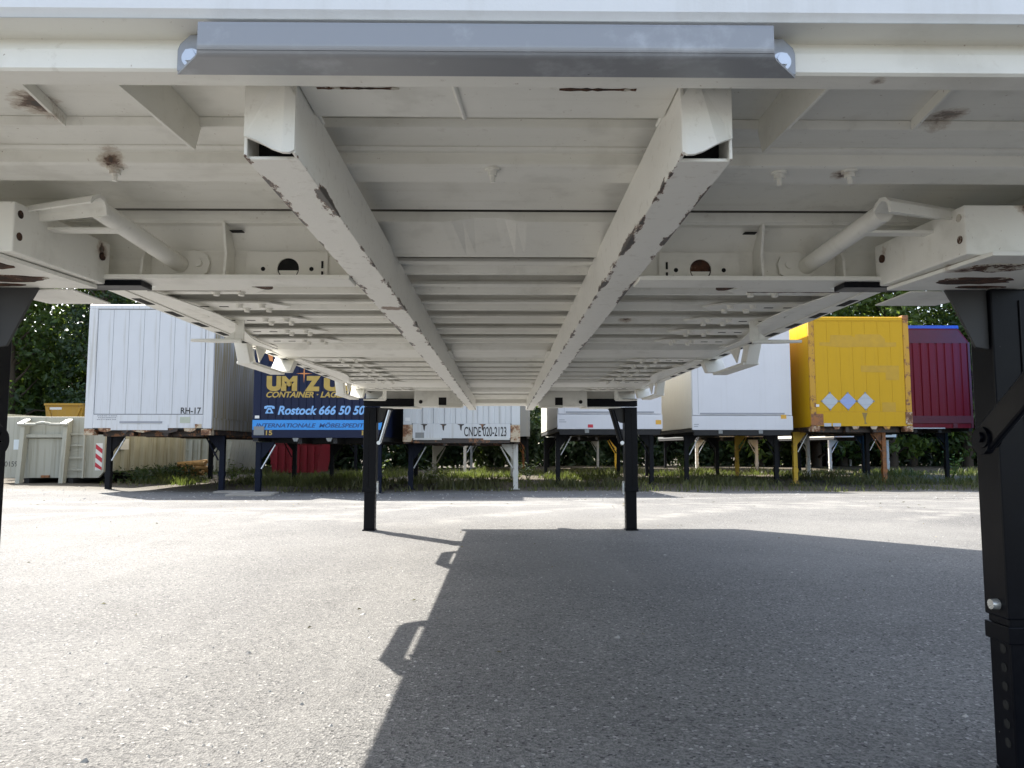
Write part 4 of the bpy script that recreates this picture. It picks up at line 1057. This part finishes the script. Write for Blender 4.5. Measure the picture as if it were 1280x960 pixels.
bark = plain('bark', (.055, .042, .03), .9, 0, .3, 12)
greens = [foliage('deep_green_leaves', (.012, .032, .010), (.055, .105, .024), .36), foliage('fresh_green_leaves', (.022, .05, .010), (.105, .16, .032), .45), foliage('dark_conifer_leaves', (.008, .024, .012), (.028, .060, .022), .22)]
def tree_parts(kind):
    h = (8.6, 8.0, 9.0)[kind]; cl = []
    tr = MB()
    tr.tube([(0, 0, -.1), (.05, .03, h*.25), (-.04, .02, h*.5), (.06, -.03, h*.8)], [.20, .16, .11, .04], 9)
    lev = 13
    for i in range(lev):
        t = i/(lev-1); z = .9+(h-1.2)*t; R0 = (1.75 if kind < 2 else 1.5)*(1-.55*t**1.8)
        for j in range(5):
            a = 2.4*i+j*1.257+rnd.uniform(-.3, .3); rr = R0*rnd.uniform(.45, 1.0)
            c = (rr*math.cos(a), rr*math.sin(a), z+rnd.uniform(-.35, .35))
            cl.append((c, rnd.uniform(.42, .78)))
            if j % 2 == 0: tr.tube([(0, 0, max(.3, z-.7)), (c[0]*.5, c[1]*.5, z-.25), (c[0]*.9, c[1]*.9, c[2])], [.055, .035, .012], 5, False)
    return tr.mesh('trunk', bark), crown_mesh('crown', cl, (260, 230, 330)[kind], (.20, .23, .16)[kind], greens[kind])
variants = [tree_parts(0), tree_parts(1), tree_parts(2), tree_parts(0), tree_parts(1)]
tl = ['dark green hedge tree beyond the row of bodies, densely leafed', 'fresh green hedge tree beyond the row of bodies with loose leaves', 'very dark conifer like hedge tree beyond the row of bodies']
spots = [(-21.8, 27.4, 1, 'dark tree at the left end, half behind the near left leg'), (-19.4, 29.8, 2, 'very dark slim tree right beside the near left leg'),
         (-17.9, 27.2, 3, 'dark leafy tree standing over the left end of the grey roll-off skip'), (-16.4, 29.6, 4, 'loose bright topped tree with sky showing through above the roll-off skip'),
         (-14.9, 27.6, 2, 'very dark tree above the ochre skip'), (-13.3, 29.3, 1, 'loose leafy tree directly left of the weathered white body'),
         (-11.3, 29.0, 0, 'dark dense tree rising behind the left half of the weathered white body'), (-8.8, 30.2, 4, 'loose tree rising behind the right half of the weathered white body'),
         (15.4, 36.5, 0, 'dense tree left of the yellow body under the cream side rail'), (17.4, 38.0, 3, 'dense green tree above the left corner of the yellow body'),
         (19.3, 36.8, 4, 'fresh green tree above the middle of the yellow body'), (21.2, 38.4, 0, 'dense tree above the right corner of the yellow body'),
         (23.2, 37.0, 3, 'dense green tree above the left half of the maroon body'), (25.1, 38.2, 4, 'loose green tree above the right half of the maroon body'),
         (27.2, 37.2, 2, 'dark slim tree behind the near right leg'), (13.2, 38.4, 1, 'loose tree behind the tall clean white body')]
for (x, y, v, lab) in spots:
    o = thing('tree', lab, 'tree', (x, y, ground_z(x, y)), 'trees beyond the yard', rnd.uniform(0, 6.28))
    sc_ = rnd.uniform(.95, 1.12)*(1.22 if x > 0 else 1.0); o.scale = (sc_*1.05, sc_*1.05, sc_*rnd.uniform(.98, 1.1))
    link('trunk', variants[v][0], o); link('crown', variants[v][1], o)
# the hedge: one dark unbroken mass below and behind the trees
cl = []
x = -32.0
while x < 36:
    yb = 31.8 if x < -5 else (31.8+(x+5)*1.0 if x < 2 else 38.8)
    for k in range(9 if x < -9 else (11 if x > 12 else 5)):
        cl.append(((x+rnd.uniform(-.5, .5), yb+rnd.uniform(-.5, 1.2), .25+.62*k+rnd.uniform(-.2, .2)), rnd.uniform(.75, 1.0)))
    x += .62
hd_ = link('hedge', crown_mesh('hedge', cl, 260, .30, greens[2])); hd_['kind'] = 'stuff'

# ------------------------------------------------------------------ grass and weeds
grass_m = foliage('grass_blades', (.030, .036, .013), (.115, .110, .040), .3)
V = []; F = []
def blade(x, y, h, wd):
    z = ground_z(x, y)-.01; a = rnd.uniform(0, 6.28); dx, dy = math.cos(a)*wd, math.sin(a)*wd
    b = rnd.uniform(0, 6.28); lx, ly = math.cos(b)*h*.45, math.sin(b)*h*.45; i = len(V)
    V.extend([(x-dx, y-dy, z), (x+dx, y+dy, z), (x+dx*.6+lx*.4, y+dy*.6+ly*.4, z+h*.65), (x+lx, y+ly, z+h), (x-dx*.6+lx*.4, y-dy*.6+ly*.4, z+h*.65)])
    F.append((i, i+1, i+2, i+3, i+4))
cnt = 0
while cnt < 30000:
    x, y = rnd.uniform(-16, 17), 15.3+14*rnd.random()**1.6
    d = mnoise.noise(Vector((x*.55, y*.55, 1.7)))+.45*mnoise.noise(Vector((x*2.1, y*2.1, 5)))
    if d < (-.05 if x < -4 else .06) + max(0, (18.0-y)*.30) and rnd.random() > .07: continue
    if -12 < x < -9.2 and 17 < y < 22: continue
    if x < -5.2 and y < 16.6: continue
    if x < -9.0 and y < 21.8: continue
    h = rnd.uniform(.04, .15)*(1+2.0*max(0, d))
    blade(x, y, h, .008+.008*rnd.random()); cnt += 1
me = bpy.data.meshes.new('grass'); me.from_pydata(V, [], F); me.materials.append(grass_m)
go_ = link('grass', me); go_['kind'] = 'stuff'
weed_m = foliage('weed_leaves', (.10, .17, .03), (.24, .32, .08), .4)
def weed(px, py, Y, h, n, label):
    x = at(px, py, Y).x; T = thing('weed', label, 'plant', (x, Y, ground_z(x, Y)))
    stm = MB(); V = []; F = []
    for k in range(n):
        a = rnd.uniform(0, 6.28); tip = Vector((rnd.uniform(-.3, .3), rnd.uniform(-.2, .2), h*rnd.uniform(.6, 1)))
        stm.tube([(0, 0, -.02), tuple(tip*.5+Vector((.02, 0, 0))), tuple(tip)], [.010, .008, .003], 5)
        for j in range(8):
            c = tip*(.25+.75*j/7); d = Vector((math.cos(a+j*2.3), math.sin(a+j*2.3), .35)).normalized(); u = d.cross(Vector((0, 0, 1))).normalized(); ln = .17*rnd.uniform(.6, 1.2); i = len(V)
            V += [c, c+d*ln*.5+u*ln*.27, c+d*ln, c+d*ln*.5-u*ln*.27]; F.append((i, i+1, i+2, i+3))
    lp('stem', stm, weed_m, T)
    me = bpy.data.meshes.new('leaf'); me.from_pydata([tuple(v) for v in V], [], F); me.materials.append(weed_m); link('leaf', me, T)
weed(538, 596, 20.5, .55, 7, 'leafy bright weed below the rusty corrugated body, left of its white legs')
weed(548, 597, 20.9, .42, 5, 'shorter bright weed growing close to the leafy one below the corrugated body')
weed(660, 598, 21.5, .60, 6, 'tall weed beside the white leg of the rusty corrugated body')
weed(851, 592, 23.0, .75, 7, 'yellowish weed between the two clean white bodies')
weed(1190, 595, 22.5, .85, 6, 'tall weed below the maroon body near its legs')
weed(470, 596, 21.5, .6, 6, 'weed clump in the grass behind the left rear leg')
weed(290, 594, 20.0, .55, 7, 'weed clump at the legs of the weathered white body')

# ------------------------------------------------------------------ grit lying on the yard, shrubs along the skip
V = []; F = []
for i in range(1500):
    if i < 900:
        Y = 1.6+7*rnd.random()**1.5; x = rnd.uniform(-.75, .75)*(Y+1); s_ = rnd.uniform(.0022, .0055)*(2.0 if rnd.random() < .06 else 1)
    else:
        Y = rnd.uniform(11.5, 16); x = rnd.uniform(-12, 13); s_ = rnd.uniform(.006, .017)
    z = ground_z(x, Y); a = rnd.uniform(0, 6.28); n0 = len(V)
    for j in range(5):
        b = a+j*1.257; q = s_*rnd.uniform(.7, 1.3); V.append((x+math.cos(b)*q*1.4, Y+math.sin(b)*q, z-.0005))
    V.append((x+s_*.2, Y, z+s_*rnd.uniform(.6, 1.1)))
    F += [(n0+j, n0+(j+1) % 5, n0+5) for j in range(5)]
me = bpy.data.meshes.new('grit'); me.from_pydata(V, [], F); me.materials.append(rusty_paint('grit_stone', (.33, .32, .30), .0))
o = link('grit', me); o['kind'] = 'stuff'
cl = [((-9.0+rnd.uniform(-.15, .35), 17.9+i*.17, ground_z(-9, 18)+.12+rnd.uniform(-.05, .12)), rnd.uniform(.20, .34)) for i in range(22)]
o = link('ground_cover', crown_mesh('ground_cover', cl, 900, .075, greens[2])); o['kind'] = 'stuff'

V = []; F = []
for i in range(260):
    Y = rnd.uniform(9.5, 15.8) if i < 200 else rnd.uniform(2.5, 9); x = rnd.uniform(-.72, .72)*(Y+1.5); z = ground_z(x, Y)+.004
    a = rnd.uniform(0, 6.28); u = Vector((math.cos(a), math.sin(a), rnd.uniform(-.1, .25))); v = Vector((-u.y, u.x, rnd.uniform(-.1, .2))); c = Vector((x, Y, z)); q = rnd.uniform(.012, .03) if i < 200 else rnd.uniform(.006, .013)
    n0 = len(V); V += [c-u*q, c+v*q*.5+Vector((0, 0, .006)), c+u*q, c-v*q*.5]; F.append((n0, n0+1, n0+2, n0+3))
me = bpy.data.meshes.new('leaf_litter'); me.from_pydata([tuple(p) for p in V], [], F); me.materials.append(foliage('dry_leaves', (.05, .035, .02), (.20, .15, .06), .1))
o = link('leaf_litter', me); o['kind'] = 'stuff'
